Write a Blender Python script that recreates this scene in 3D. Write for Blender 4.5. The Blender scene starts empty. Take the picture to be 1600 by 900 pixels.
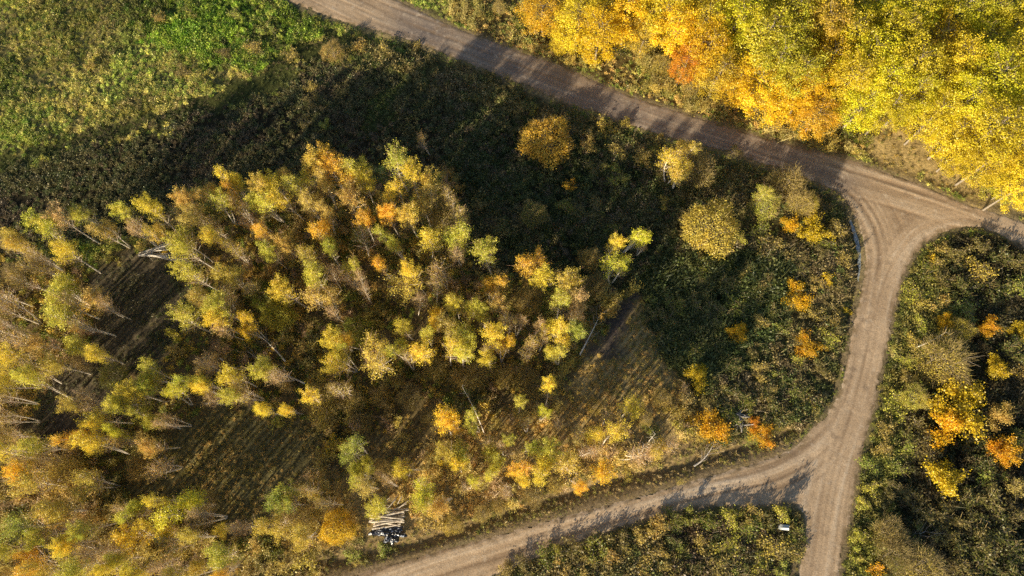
import bpy, math, random
import numpy as np
from mathutils import Vector, Matrix
random.seed(7)
RNG = np.random.default_rng(7)
S = bpy.context.scene
COL = S.collection
PI = math.pi
# ------------------------------------------------------------------ camera (drone, tilted 17 degrees off straight down)
H, F, TILT = 100.0, 1067.0, math.radians(17.2)
CT, ST = math.cos(TILT), math.sin(TILT)

def ground(u, v, z=0.0):
    """survey: point of the photograph (1600x900) -> world xy at height z"""
    x = (np.asarray(u, float) - 800) / F
    y = -(np.asarray(v, float) - 450) / F
    dy = y * CT + ST
    dz = y * ST - CT
    t = (z - H) / dz
    return x * t, dy * t

def pix(x, y, z):
    """world -> photograph point (used only to write labels)"""
    z = z - H
    cy = y * CT + z * ST
    cz = -y * ST + z * CT
    return 800 + F * x / (-cz), 450 - F * cy / (-cz)

cam_d = bpy.data.cameras.new("camera")
cam_d.sensor_width = 36
cam_d.lens = 36 * F / 1600
cam_d.clip_end = 5000
cam = bpy.data.objects.new("camera", cam_d)
cam.location = (0, 0, H)
cam.rotation_euler = (TILT, 0, 0)
COL.objects.link(cam)
S.camera = cam

# ------------------------------------------------------------------ light
SH_A = math.radians(50.5)          # ground direction in which shadows fall
ELEV = math.radians(17)
sd = Vector((math.cos(SH_A) * math.cos(ELEV), math.sin(SH_A) * math.cos(ELEV), -math.sin(ELEV)))
sl = bpy.data.lights.new("sun", 'SUN')
sl.energy = 9.0
sl.angle = math.radians(0.5)
sl.color = (1.0, 0.85, 0.60)
so = bpy.data.objects.new("sun", sl)
so.rotation_euler = sd.to_track_quat('-Z', 'Y').to_euler()
so.location = (-60, -60, 60)
COL.objects.link(so)
W = bpy.data.worlds.new("World")
S.world = W
W.use_nodes = True
wn = W.node_tree
wn.nodes.clear()
sky = wn.nodes.new('ShaderNodeTexSky')
sky.sky_type = 'NISHITA'
sky.sun_disc = False
sky.sun_elevation = ELEV
sky.sun_rotation = math.atan2(-sd.x, -sd.y)
bg = wn.nodes.new('ShaderNodeBackground')
bg.inputs[1].default_value = 0.145
wo = wn.nodes.new('ShaderNodeOutputWorld')
wn.links.new(sky.outputs[0], bg.inputs[0])
wn.links.new(bg.outputs[0], wo.inputs[0])
S.view_settings.view_transform = 'Standard'
S.view_settings.look = 'None'
S.view_settings.exposure = 0
S.cycles.max_bounces = 5
S.cycles.diffuse_bounces = 3
S.cycles.transmission_bounces = 3
S.cycles.use_denoising = False

# ------------------------------------------------------------------ numpy noise
def _hash(ix, iy, s):
    n = (ix.astype(np.int64) * 374761393 + iy.astype(np.int64) * 668265263 + s * 974711) & 0x7fffffff
    n = (n ^ (n >> 13)) * 1274126177 & 0x7fffffff
    n = (n ^ (n >> 16)) & 0xffff
    return n / 65535.0

def vnoise(x, y, s=0):
    ix, iy = np.floor(x), np.floor(y)
    fx, fy = x - ix, y - iy
    fx, fy = fx * fx * (3 - 2 * fx), fy * fy * (3 - 2 * fy)
    a, b = _hash(ix, iy, s), _hash(ix + 1, iy, s)
    c, d = _hash(ix, iy + 1, s), _hash(ix + 1, iy + 1, s)
    return (a * (1 - fx) + b * fx) * (1 - fy) + (c * (1 - fx) + d * fx) * fy

def fbm(x, y, s=0, o=4):
    r, a, n = 0, 1.0, 0
    for i in range(o):
        r = r + a * vnoise(x * 2 ** i + 17.3 * i, y * 2 ** i - 9.1 * i, s + i)
        n += a
        a *= 0.55
    return r / n

def inside(px, py, poly):
    r = np.zeros(px.shape, bool)
    n = len(poly)
    for i in range(n):
        x0, y0 = poly[i]
        x1, y1 = poly[(i + 1) % n]
        if y0 == y1:
            continue
        c = ((y0 > py) != (y1 > py)) & (px < (x1 - x0) * (py - y0) / (y1 - y0) + x0)
        r ^= c
    return r

def polydist(px, py, line, closed=False):
    """distance to a polyline, signed side, and the length along it"""
    best = np.full(px.shape, 1e9)
    side = np.zeros(px.shape)
    along = np.zeros(px.shape)
    acc = 0.0
    n = len(line)
    for i in range(n if closed else n - 1):
        x0, y0 = line[i]
        x1, y1 = line[(i + 1) % n]
        dx, dy = x1 - x0, y1 - y0
        L2 = dx * dx + dy * dy + 1e-9
        L = math.sqrt(L2)
        t = np.clip(((px - x0) * dx + (py - y0) * dy) / L2, 0, 1)
        d = np.hypot(px - x0 - t * dx, py - y0 - t * dy)
        m = d < best
        best = np.where(m, d, best)
        side = np.where(m, np.sign(dx * (py - y0) - dy * (px - x0)), side)
        along = np.where(m, acc + t * L, along)
        acc += L
    return best, side, along

def smooth_line(pts, k=3, closed=False):
    p = [tuple(q) for q in pts]
    for _ in range(k):
        q = []
        n = len(p)
        rng = range(n) if closed else range(n - 1)
        if not closed:
            q.append(p[0])
        for i in rng:
            a, b = p[i], p[(i + 1) % n]
            q.append((a[0] * .75 + b[0] * .25, a[1] * .75 + b[1] * .25))
            q.append((a[0] * .25 + b[0] * .75, a[1] * .25 + b[1] * .75))
        if not closed:
            q.append(p[-1])
        p = q
    return p

def G(pts):
    return [tuple(float(c) for c in ground(u, v)) for u, v in pts]

def sstep(a, b, x):
    t = np.clip((x - a) / (b - a), 0, 1)
    return t * t * (3 - 2 * t)

# ------------------------------------------------------------------ road outline and other surveyed lines
ROAD = G([(100, -190), (300, -90), (440, -2), (490, 18), (545, 38), (600, 51), (650, 67), (700, 87), (750, 107), (800, 126), (850, 148),
          (900, 166), (950, 183), (1000, 201), (1050, 217), (1100, 229), (1150, 242), (1200, 259), (1250, 276), (1290, 291),
          (1320, 310), (1338, 345), (1350, 380), (1352, 410), (1346, 450), (1336, 490), (1328, 530), (1320, 580), (1308, 620),
          (1290, 648), (1266, 670), (1245, 698), (1200, 716), (1150, 731), (1100, 745), (1050, 759), (1000, 774), (940, 790),
          (880, 806), (820, 822), (760, 840), (700, 855), (640, 872), (590, 885), (500, 915), (300, 990), (420, 1080), (640, 960),
          (760, 905), (800, 887), (860, 865), (920, 842), (980, 822), (1040, 803), (1100, 795), (1150, 792), (1200, 791),
          (1240, 790), (1256, 800), (1259, 830), (1252, 870), (1246, 900), (1228, 1000), (1222, 1100), (1290, 1100), (1300, 980), (1312, 900), (1322, 850),
          (1332, 800), (1340, 750), (1350, 700), (1362, 660), (1371, 620), (1378, 580), (1388, 540), (1398, 490), (1408, 445),
          (1424, 406), (1450, 376), (1480, 360), (1520, 354), (1560, 364), (1600, 390), (1720, 450), (1800, 400), (1700, 380), (1600, 347), (1560, 332),
          (1509, 318), (1465, 298), (1431, 284), (1384, 268), (1340, 252), (1300, 240), (1230, 224), (1160, 204), (1100, 185),
          (1020, 161), (960, 140), (900, 110), (830, 86), (760, 60), (700, 37), (640, 8), (560, -30), (420, -130), (220, -240)])
ROAD = smooth_line(ROAD, 1, True)
LANES = [smooth_line(G(l), 2) for l in (
    [(160, -210), (540, 5), (700, 62), (900, 138), (1100, 207), (1290, 266), (1400, 300), (1480, 325), (1600, 368), (1760, 430)],
    [(700, 62), (1100, 207), (1290, 266), (1350, 310), (1385, 380), (1372, 470), (1355, 560), (1338, 640), (1300, 760), (1282, 900), (1256, 1090)],
    [(1760, 430), (1600, 368), (1500, 335), (1430, 360), (1388, 430), (1365, 520), (1348, 610), (1318, 700), (1296, 780), (1282, 900)],
    [(400, 1020), (600, 920), (760, 868), (940, 812), (1100, 768), (1210, 748), (1290, 700), (1335, 630), (1365, 520)],
    [(400, 1020), (600, 920), (760, 868), (940, 812), (1100, 768), (1220, 752), (1275, 790), (1285, 860), (1256, 1090)])]
DITCH_D = smooth_line(G([(380, 905), (460, 888), (560, 868), (650, 850), (720, 826), (800, 800), (880, 776), (940, 757), (1000, 742), (1060, 730), (1120, 712), (1180, 694), (1240, 672)]), 2)
DITCH_C = smooth_line(G([(1268, 300), (1312, 322), (1330, 350), (1342, 385), (1343, 420), (1337, 455), (1329, 490), (1321, 530), (1313, 580), (1302, 620)]), 2)
DITCH_A = smooth_line(G([(560, 60), (640, 78), (700, 102), (800, 142), (900, 182), (1000, 217), (1100, 247), (1200, 275), (1268, 300)]), 2)
FUR = {
    'f1': G([(120, 445), (200, 400), (262, 400), (312, 470), (290, 520), (250, 560), (200, 600), (120, 650), (20, 690), (60, 620), (120, 560), (165, 490)]),
    'f2': G([(295, 640), (400, 640), (512, 670), (490, 720), (430, 800), (380, 850), (300, 800), (190, 770), (270, 700)]),
    'f3': G([(850, 640), (900, 590), (930, 540), (1000, 450), (1025, 480), (1030, 560), (1062, 640), (1050, 700), (1000, 690), (900, 680)]),
    'f4': G([(550, 700), (620, 650), (700, 610), (690, 690), (600, 760), (540, 740)]),
    'f5': G([(60, 660), (180, 590), (240, 600), (170, 680), (80, 720)])}
FA = math.radians(50.5)

def fur_coord(x, y):
    return -x * math.sin(FA) + y * math.cos(FA)

# ------------------------------------------------------------------ zones: (polygon in photo px, ground colour, density, size, palette)
P_MEADOW = [(0.368, 0.369, 0.074), (0.540, 0.476, 0.120), (0.238, 0.287, 0.055), (0.432, 0.358, 0.130), (0.648, 0.597, 0.166)]
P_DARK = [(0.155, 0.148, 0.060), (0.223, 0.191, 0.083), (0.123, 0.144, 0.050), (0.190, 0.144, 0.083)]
P_SCRUB = [(0.184, 0.193, 0.055), (0.294, 0.239, 0.083), (0.350, 0.276, 0.110), (0.129, 0.156, 0.044), (0.239, 0.184, 0.092)]
P_BRAM = [(0.075, 0.107, 0.029), (0.105, 0.128, 0.034), (0.143, 0.150, 0.045), (0.053, 0.075, 0.024)]
P_WOOD = [(0.399, 0.342, 0.077), (0.532, 0.398, 0.097), (0.399, 0.284, 0.126), (0.293, 0.342, 0.059), (0.745, 0.540, 0.097), (0.239, 0.199, 0.068)]
P_VERGE = [(0.601, 0.458, 0.205), (0.474, 0.348, 0.134), (0.380, 0.348, 0.095), (0.664, 0.522, 0.253), (0.317, 0.285, 0.078)]
P_GREEN = [(0.230, 0.370, 0.036), (0.313, 0.426, 0.044), (0.166, 0.258, 0.032), (0.386, 0.426, 0.072), (0.202, 0.202, 0.056)]
P_PATH = [(0.117, 0.143, 0.039), (0.169, 0.182, 0.052), (0.195, 0.156, 0.078)]
P_FUR = [(0.156, 0.148, 0.070), (0.218, 0.187, 0.094), (0.125, 0.140, 0.055)]
P_FUR2 = [(0.448, 0.369, 0.106), (0.579, 0.410, 0.140), (0.316, 0.267, 0.083)]
P_TAN = [(0.805, 0.582, 0.197), (0.568, 0.443, 0.131), (0.663, 0.443, 0.152), (0.378, 0.326, 0.097)]
P_RIGHT = [(0.293, 0.293, 0.058), (0.204, 0.217, 0.045), (0.357, 0.306, 0.076), (0.153, 0.140, 0.045)]
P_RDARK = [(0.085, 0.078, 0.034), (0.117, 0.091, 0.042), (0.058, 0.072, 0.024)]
P_LITTER = [(0.483, 0.368, 0.115), (0.391, 0.310, 0.103), (0.299, 0.265, 0.081), (0.529, 0.380, 0.092)]
ZONES = [  # name, stuff object, poly, soil, density/m2, size, palette
    ('meadow', 'meadow_weeds', None, (.17, .15, .055), 8.5, .50, P_MEADOW),
    ('shade', 'meadow_weeds', [(-400, 330), (0, 262), (60, 262), (200, 212), (330, 180), (420, 150), (500, 92), (620, 120), (760, 160), (900, 230), (900, 430), (720, 440), (600, 260), (300, 300), (280, 350), (0, 400), (-400, 420)], (.035, .03, .018), 6.0, .6, P_DARK),  # long shadow of the birches painted into weeds and soil
    ('green', 'meadow_weeds', [(195, -40), (440, -40), (490, 30), (500, 66), (430, 96), (345, 110), (285, 76), (215, 76)], (.06, .08, .02), 7, .62, P_GREEN),
    ('slash', 'meadow_weeds', [(560, 205), (575, 165), (625, 118), (660, 110), (640, 150), (600, 195), (575, 222)], (.05, .06, .02), 7, .42, [(.16, .20, .05), (.20, .19, .07), (.12, .15, .04), (.15, .12, .05)]),
    ('scrub', 'scrub_undergrowth', [(560, 62), (720, 95), (1000, 212), (1300, 305), (1345, 400), (1332, 520), (1310, 620), (1250, 690), (1060, 712), (1050, 600), (1010, 480), (980, 330), (880, 300), (760, 180), (600, 110), (540, 100)], (.08, .07, .03), 5.2, .85, P_SCRUB),
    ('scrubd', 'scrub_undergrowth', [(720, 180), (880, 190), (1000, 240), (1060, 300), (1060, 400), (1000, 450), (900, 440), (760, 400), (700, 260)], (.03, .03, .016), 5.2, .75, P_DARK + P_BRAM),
    ('bramble', 'scrub_undergrowth', [(1010, 430), (1060, 405), (1180, 395), (1245, 410), (1240, 480), (1180, 560), (1100, 590), (1040, 570), (1010, 520)], (.02, .024, .012), 6.5, 1.05, P_BRAM),
    ('wood', 'wood_undergrowth', [(-400, 420), (0, 395), (150, 420), (300, 330), (520, 270), (700, 280), (740, 430), (900, 445), (1000, 440), (1020, 560), (1062, 700), (1000, 735), (850, 780), (700, 822), (440, 880), (300, 940), (-400, 1100)], (.14, .105, .05), 4.2, .62, P_WOOD),
    ('brush', 'wood_undergrowth', [(690, 660), (860, 620), (1070, 600), (1075, 690), (1000, 735), (850, 782), (700, 825), (560, 850), (430, 880), (430, 760), (520, 720)], (.30, .225, .10), 4.2, .50, P_TAN),
    ('brush', 'wood_undergrowth', [(-400, 600), (60, 640), (150, 690), (200, 800), (400, 860), (420, 890), (300, 960), (-400, 1100)], (.22, .165, .08), 4.6, .58, P_TAN + P_WOOD),
    ('furrow', 'wood_undergrowth', 'f1', (.095, .078, .05), 5.5, .40, P_FUR),
    ('furrow', 'wood_undergrowth', 'f5', (.06, .048, .034), 2.6, .36, P_FUR),
    ('furrow', 'wood_undergrowth', 'f2', (.12, .105, .05), 8, .40, P_FUR2),
    ('furrow', 'wood_undergrowth', 'f4', (.16, .12, .055), 4.2, .45, P_TAN),
    ('furrow', 'wood_undergrowth', 'f3', (.28, .21, .095), 5.0, .40, P_TAN),
    ('mud', 'wood_undergrowth', [(925, 560), (955, 500), (1000, 440), (1012, 450), (985, 520), (950, 570)], (.08, .065, .055), 1.0, .3, P_FUR),
    ('verge', 'verge_grass', [(400, 912), (440, 868), (560, 850), (700, 812), (850, 765), (1000, 722), (1060, 690), (1080, 620), (1110, 640), (1130, 690), (1240, 655), (1262, 690), (1200, 722), (1050, 766), (880, 812), (640, 880), (540, 920)], (.20, .145, .07), 7, .42, P_VERGE),
    ('rightv', 'roadside_weeds', [(1420, 380), (1490, 370), (1520, 420), (1500, 520), (1420, 640), (1400, 760), (1380, 960), (1290, 1000), (1335, 760), (1372, 600)], (.09, .08, .03), 6, .72, P_RIGHT),
    ('rightd', 'roadside_weeds', [(1480, 372), (1560, 372), (1800, 480), (1800, 1000), (1440, 1000), (1400, 800), (1430, 640), (1500, 520), (1500, 430)], (.022, .02, .012), 4.5, .85, P_RDARK),  # shrub shade painted into the dark soil and weeds
    ('tri', 'roadside_weeds', [(780, 905), (860, 872), (920, 850), (1040, 812), (1250, 800), (1256, 830), (1240, 1000), (700, 1000)], (.07, .055, .03), 5.5, .85, P_SCRUB + [(.24, .20, .06), (.20, .14, .08)]),
    ('forest', 'forest_floor_litter', [(640, -200), (700, 30), (900, 106), (1100, 182), (1340, 248), (1465, 296), (1700, 374), (2000, 400), (2000, -400), (640, -400)], (.12, .09, .035), 5, .6, P_MEADOW + P_TAN),
    ('litter', 'forest_floor_litter', [(1345, 200), (1440, 190), (1460, 240), (1530, 290), (1610, 320), (1610, 350), (1500, 312), (1400, 272), (1350, 250)], (.38, .28, .12), 3.0, .34, P_LITTER),
    ('path', 'meadow_weeds', [(-300, 330), (0, 252), (120, 207), (250, 178), (330, 152), (400, 112), (470, 72), (520, 42), (556, 52), (500, 88), (420, 146), (330, 180), (200, 208), (60, 258), (-300, 390)], (.055, .06, .02), 6, .34, P_PATH),
]
ZP = []
for z in ZONES:
    ZP.append(None if z[2] is None else (FUR[z[2]] if isinstance(z[2], str) else G(z[2])))

def zone_of(x, y, jit=2.6):
    jx = x + (fbm(x * .35, y * .35, 31) - .5) * 2 * jit + (vnoise(x * 1.4, y * 1.4, 5) - .5) * jit * .5
    jy = y + (fbm(x * .35, y * .35, 47) - .5) * 2 * jit + (vnoise(x * 1.4, y * 1.4, 6) - .5) * jit * .5
    r = np.zeros(x.shape, int)
    for i, p in enumerate(ZP):
        if p is not None:
            r[inside(jx, jy, p)] = i
    return r

def height(x, y):
    h = (fbm(x * .045, y * .045, 3, 3) - .5) * 1.4 + (fbm(x * .5, y * .5, 8, 4) - .5) * .55
    d, _, _ = polydist(x, y, ROAD, True)
    ins = inside(x, y, ROAD)
    d = np.where(ins, 0, d)
    h = h * sstep(.3, 6, d) - .22 * sstep(0.2, 1.8, d) * (1 - sstep(3, 12, d))
    for line, dep, wd in ((DITCH_D, .55, .8), (DITCH_C, .8, 1.0), (DITCH_A, .55, 1.2)):
        q, _, _ = polydist(x, y, line)
        h = h - dep * np.exp(-(q / wd) ** 2) * sstep(.1, .8, d)
    h = np.where(ins, -.06, h)
    return h

# ------------------------------------------------------------------ helpers
def link(o, parent=None):
    COL.objects.link(o)
    if parent is not None:
        o.parent = parent
    return o

def tag(o, label=None, cat=None, group=None, kind=None):
    if label: o["label"] = label
    if cat: o["category"] = cat
    if group: o["group"] = group
    if kind: o["kind"] = kind
    return o

def empty(name, loc, rz=0):
    o = bpy.data.objects.new(name, None)
    o.location = loc
    o.rotation_euler = (0, 0, rz)
    o.empty_display_size = .3
    return link(o)

class MB:
    def __init__(s):
        s.v, s.f, s.a, s.m, s.n = [], [], [], [], 0
    def add(s, v, f, val=0.5, mi=0):
        v = np.asarray(v, float)
        s.v.append(v)
        f = np.asarray(f, int) + s.n
        s.f.append(f)
        s.n += len(v)
        s.a.append(np.full(len(f), val) if np.isscalar(val) else np.asarray(val))
        s.m.append(np.full(len(f), mi, int))
    def tube(s, pts, rad, n=5, val=.5, mi=0, cap=False):
        pts = [Vector(p) for p in pts]
        rings = []
        for i, p in enumerate(pts):
            d = (pts[min(i + 1, len(pts) - 1)] - pts[max(i - 1, 0)]).normalized()
            a = d.orthogonal().normalized() if i == 0 else (ax - d * ax.dot(d)).normalized()
            ax = a
            b = d.cross(a)
            rings.append([p + (a * math.cos(2 * PI * k / n) + b * math.sin(2 * PI * k / n)) * rad[i] for k in range(n)])
        v = [q for r in rings for q in r]
        f = []
        for i in range(len(pts) - 1):
            for k in range(n):
                f.append((i * n + k, i * n + (k + 1) % n, (i + 1) * n + (k + 1) % n, (i + 1) * n + k))
        s.add([tuple(q) for q in v], f, val, mi)
        if cap:
            for r, i in ((rings[0], 0), (rings[-1], -1)):
                c = sum(r, Vector()) / n
                vv = [tuple(q) for q in r] + [tuple(c)]
                ff = [(k, (k + 1) % n, n, n) if i else ((k + 1) % n, k, n, n) for k in range(n)]
                s.add(vv, ff, val, 1)
    def quads(s, c, size, nrm_bias=None, val=None, aspect=.75, rs=None):
        """many small leaves: centres c (N,3), sizes (N,)"""
        rs = rs or RNG
        N = len(c)
        nr = rs.normal(size=(N, 3))
        if nrm_bias is not None:
            nr = nr * .75 + nrm_bias
        nr /= np.linalg.norm(nr, axis=1)[:, None] + 1e-9
        t = rs.normal(size=(N, 3))
        t -= nr * (t * nr).sum(1)[:, None]
        t /= np.linalg.norm(t, axis=1)[:, None] + 1e-9
        b = np.cross(nr, t)
        sz = size[:, None]
        v = np.stack([c - t * sz * .5, c + b * sz * .5 * aspect + nr * sz * .08, c + t * sz * .5, c - b * sz * .5 * aspect + nr * sz * .08], 1).reshape(-1, 3)
        f = np.arange(N * 4).reshape(N, 4)
        s.add(v, f, rs.random(N) if val is None else val)
    def ribbons(s, a, b, w, val=None, rs=None):
        rs = rs or RNG
        N = len(a)
        d = b - a
        o = np.cross(d, rs.normal(size=(N, 3)))
        o /= np.linalg.norm(o, axis=1)[:, None] + 1e-9
        o *= np.asarray(w)[:, None] * .5
        v = np.stack([a - o, a + o, b + o * .35, b - o * .35], 1).reshape(-1, 3)
        s.add(v, np.arange(N * 4).reshape(N, 4), rs.random(N) if val is None else val)
    def mesh(s, name, mats, smooth=False):
        me = bpy.data.meshes.new(name)
        V = np.concatenate(s.v)
        quad = np.concatenate([f if f.shape[1] == 4 else np.c_[f, f[:, -1]] for f in s.f])
        tri = quad[:, 2] == quad[:, 3]
        if tri.any():
            fl = [tuple(q[:3]) if t else tuple(q) for q, t in zip(quad.tolist(), tri)]
            me.from_pydata(V.tolist(), [], fl)
        else:
            me.vertices.add(len(V))
            me.vertices.foreach_set('co', V.ravel())
            me.loops.add(len(quad) * 4)
            me.loops.foreach_set('vertex_index', quad.ravel().astype(np.int32))
            me.polygons.add(len(quad))
            me.polygons.foreach_set('loop_start', (np.arange(len(quad)) * 4).astype(np.int32))
            me.update(calc_edges=True)
        a = me.attributes.new('vary', 'FLOAT', 'FACE')
        a.data.foreach_set('value', np.concatenate(s.a).astype(np.float32))
        mats = mats if isinstance(mats, (list, tuple)) else [mats]
        for m in mats:
            me.materials.append(m)
        if len(mats) > 1:
            me.polygons.foreach_set('material_index', np.concatenate(s.m).astype(np.int32))
        if smooth:
            me.polygons.foreach_set('use_smooth', [True] * len(me.polygons))
        me.update()
        return me

# ------------------------------------------------------------------ materials
def mat(name):
    m = bpy.data.materials.new(name)
    m.use_nodes = True
    nt = m.node_tree
    nt.nodes.clear()
    out = nt.nodes.new('ShaderNodeOutputMaterial')
    return m, nt, out

def nd(nt, t, **k):
    n = nt.nodes.new(t)
    for a, b in k.items():
        setattr(n, a, b)
    return n

def mixc(nt, fac, a, b, blend='MIX'):
    n = nd(nt, 'ShaderNodeMix', data_type='RGBA', blend_type=blend)
    n.clamp_factor = True
    for s, v in ((n.inputs[0], fac), (n.inputs[6], a), (n.inputs[7], b)):
        if isinstance(v, bpy.types.NodeSocket):
            nt.links.new(v, s)
        elif isinstance(v, (tuple, list)):
            s.default_value = (*v, 1) if len(v) == 3 else v
        else:
            s.default_value = v
    return n.outputs[2]

def mth(nt, op, a, b=0.0, clamp=False):
    n = nd(nt, 'ShaderNodeMath', operation=op, use_clamp=clamp)
    for s, v in ((n.inputs[0], a), (n.inputs[1], b)):
        if isinstance(v, bpy.types.NodeSocket):
            nt.links.new(v, s)
        else:
            s.default_value = v
    return n.outputs[0]

def ramp(nt, x, lo, hi, a=0.0, b=1.0):
    n = nd(nt, 'ShaderNodeMapRange')
    nt.links.new(x, n.inputs[0])
    for i, v in enumerate((lo, hi, a, b)):
        n.inputs[i + 1].default_value = v
    return n.outputs[0]

def noise(nt, vec, scale, detail=3, rough=.55):
    n = nd(nt, 'ShaderNodeTexNoise')
    nt.links.new(vec, n.inputs['Vector'])
    n.inputs['Scale'].default_value = scale
    n.inputs['Detail'].default_value = detail
    n.inputs['Roughness'].default_value = rough
    return n.outputs[0]

def leaf_shader(nt, out, colour, transl=.28):
    d = nd(nt, 'ShaderNodeBsdfDiffuse')
    t = nd(nt, 'ShaderNodeBsdfTranslucent')
    g = nd(nt, 'ShaderNodeBsdfGlossy')
    g.inputs['Roughness'].default_value = .45
    mx = nd(nt, 'ShaderNodeMixShader')
    mx.inputs[0].default_value = transl
    m2 = nd(nt, 'ShaderNodeMixShader')
    m2.inputs[0].default_value = .035
    nt.links.new(colour, d.inputs[0])
    nt.links.new(colour, t.inputs[0])
    nt.links.new(d.outputs[0], mx.inputs[1])
    nt.links.new(t.outputs[0], mx.inputs[2])
    nt.links.new(mx.outputs[0], m2.inputs[1])
    nt.links.new(g.outputs[0], m2.inputs[2])
    nt.links.new(m2.outputs[0], out.inputs[0])

def make_leaf_mat():
    m, nt, out = mat('autumn_leaves')
    oi = nd(nt, 'ShaderNodeObjectInfo')
    c2 = nd(nt, 'ShaderNodeAttribute', attribute_type='OBJECT', attribute_name='tone')
    va = nd(nt, 'ShaderNodeAttribute', attribute_name='vary')
    geo = nd(nt, 'ShaderNodeNewGeometry')
    nz = ramp(nt, noise(nt, geo.outputs['Position'], .55, 3), .38, .62)
    v = va.outputs['Fac']
    f = mth(nt, 'ADD', mth(nt, 'MULTIPLY', nz, .75), mth(nt, 'MULTIPLY', mth(nt, 'SUBTRACT', v, .35), .6), True)
    c = mixc(nt, f, oi.outputs['Color'], c2.outputs['Color'])
    wn_ = nd(nt, 'ShaderNodeTexWhiteNoise', noise_dimensions='1D')
    nt.links.new(mth(nt, 'MULTIPLY', v, 917.3), wn_.inputs['W'])
    br = ramp(nt, wn_.outputs[0], 0, 1, .90, 1.60)
    hsv = nd(nt, 'ShaderNodeHueSaturation')
    nt.links.new(c, hsv.inputs['Color'])
    nt.links.new(br, hsv.inputs['Value'])
    hsv.inputs['Saturation'].default_value = 1.0
    leaf_shader(nt, out, hsv.outputs[0], .36)
    return m

def make_tuft_mat():
    m, nt, out = mat('weeds')
    c = nd(nt, 'ShaderNodeAttribute', attribute_type='INSTANCER', attribute_name='tint')
    va = nd(nt, 'ShaderNodeAttribute', attribute_name='vary')
    br = ramp(nt, va.outputs['Fac'], 0, 1, .55, 1.5)
    hsv = nd(nt, 'ShaderNodeHueSaturation')
    nt.links.new(c.outputs['Color'], hsv.inputs['Color'])
    nt.links.new(br, hsv.inputs['Value'])
    leaf_shader(nt, out, hsv.outputs[0], .22)
    return m

def bark_mat(name, ca, cb, scale=3.0):
    m, nt, out = mat(name)
    va = nd(nt, 'ShaderNodeAttribute', attribute_name='vary')
    tc = nd(nt, 'ShaderNodeTexCoord')
    mp = nd(nt, 'ShaderNodeMapping')
    mp.inputs['Scale'].default_value = (1, 1, 2.5)
    nt.links.new(tc.outputs['Object'], mp.inputs[0])
    n = ramp(nt, noise(nt, mp.outputs[0], scale, 3), .45, .62)
    c = mixc(nt, n, ca, cb)
    c = mixc(nt, mth(nt, 'MULTIPLY', mth(nt, 'POWER', va.outputs['Fac'], 2.0), .85), c, tuple(x * .5 for x in ca))
    b = nd(nt, 'ShaderNodeBsdfPrincipled')
    b.inputs['Roughness'].default_value = .8
    nt.links.new(c, b.inputs['Base Color'])
    nt.links.new(b.outputs[0], out.inputs[0])
    return m

M_LEAF = make_leaf_mat()
M_TUFT = make_tuft_mat()
M_BIRCH = bark_mat('birch_bark', (.84, .76, .64), (.62, .54, .44), 2.0)
M_GREY = bark_mat('grey_bark', (.30, .25, .19), (.18, .15, .11))
M_TWIG = bark_mat('bare_twigs', (.42, .26, .165), (.32, .20, .13))
M_TWIG2 = bark_mat('olive_twigs', (.44, .33, .13), (.33, .25, .10))
M_LOG = bark_mat('log_bark', (.66, .58, .46), (.36, .29, .22), 2.2)
M_LOGEND = bark_mat('cut_wood', (.62, .50, .33), (.50, .38, .24), 6)
M_DEAD = bark_mat('weathered_wood', (.42, .38, .34), (.20, .18, .16), 3)

# ------------------------------------------------------------------ ground sheet
def axis(lo, hi, step, far):
    a = list(np.arange(lo, hi + step / 2, step))
    ext = [hi + d for d in (3, 8, 16, 30, 60, 120, 250, 500, 1000, far)]
    ex2 = [lo - d for d in (3, 8, 16, 30, 60, 120, 250, 500, 1000, far)]
    return np.array(ex2[::-1] + a + ext)
gx = axis(-104, 104, .4, 2500)
gy = axis(-34, 92, .4, 2500)
X, Y = np.meshgrid(gx, gy)
xf, yf = X.ravel(), Y.ravel()
zf = height(xf, yf)
nx, ny = len(gx), len(gy)
idx = np.arange(nx * ny).reshape(ny, nx)
quads = np.stack([idx[:-1, :-1], idx[:-1, 1:], idx[1:, 1:], idx[1:, :-1]], -1).reshape(-1, 4)
me = bpy.data.meshes.new('ground')
me.vertices.add(len(xf))
me.vertices.foreach_set('co', np.c_[xf, yf, zf].ravel())
me.loops.add(len(quads) * 4)
me.loops.foreach_set('vertex_index', quads.ravel().astype(np.int32))
me.polygons.add(len(quads))
me.polygons.foreach_set('loop_start', (np.arange(len(quads)) * 4).astype(np.int32))
me.polygons.foreach_set('use_smooth', [True] * len(quads))
me.update(calc_edges=True)
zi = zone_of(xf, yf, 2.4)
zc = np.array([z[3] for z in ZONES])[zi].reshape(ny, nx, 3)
fu = np.isin(zi, [i for i, z in enumerate(ZONES) if z[0] == 'furrow']).astype(float).reshape(ny, nx)
for _ in range(3):
    for arr in (zc, fu):
        arr[1:-1, 1:-1] = (arr[1:-1, 1:-1] * 2 + arr[:-2, 1:-1] + arr[2:, 1:-1] + arr[1:-1, :-2] + arr[1:-1, 2:]) / 6
rd, _, _ = polydist(xf, yf, ROAD, True)
ed = (np.exp(-(rd / .9) ** 2) * sstep(.35, .6, fbm(xf * .9, yf * .9, 21, 3) + .12))[:, None]
zc = zc.reshape(-1, 3) * (1 - ed * .7) + np.array((.20, .15, .095)) * ed * .7
at = me.attributes.new('soil', 'FLOAT_COLOR', 'POINT')
at.data.foreach_set('color', np.c_[zc, np.ones(len(zc))].ravel().astype(np.float32))
at = me.attributes.new('furrow', 'FLOAT', 'POINT')
at.data.foreach_set('value', fu.ravel().astype(np.float32))
m, nt, out = mat('soil_and_litter')
geo = nd(nt, 'ShaderNodeNewGeometry')
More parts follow.
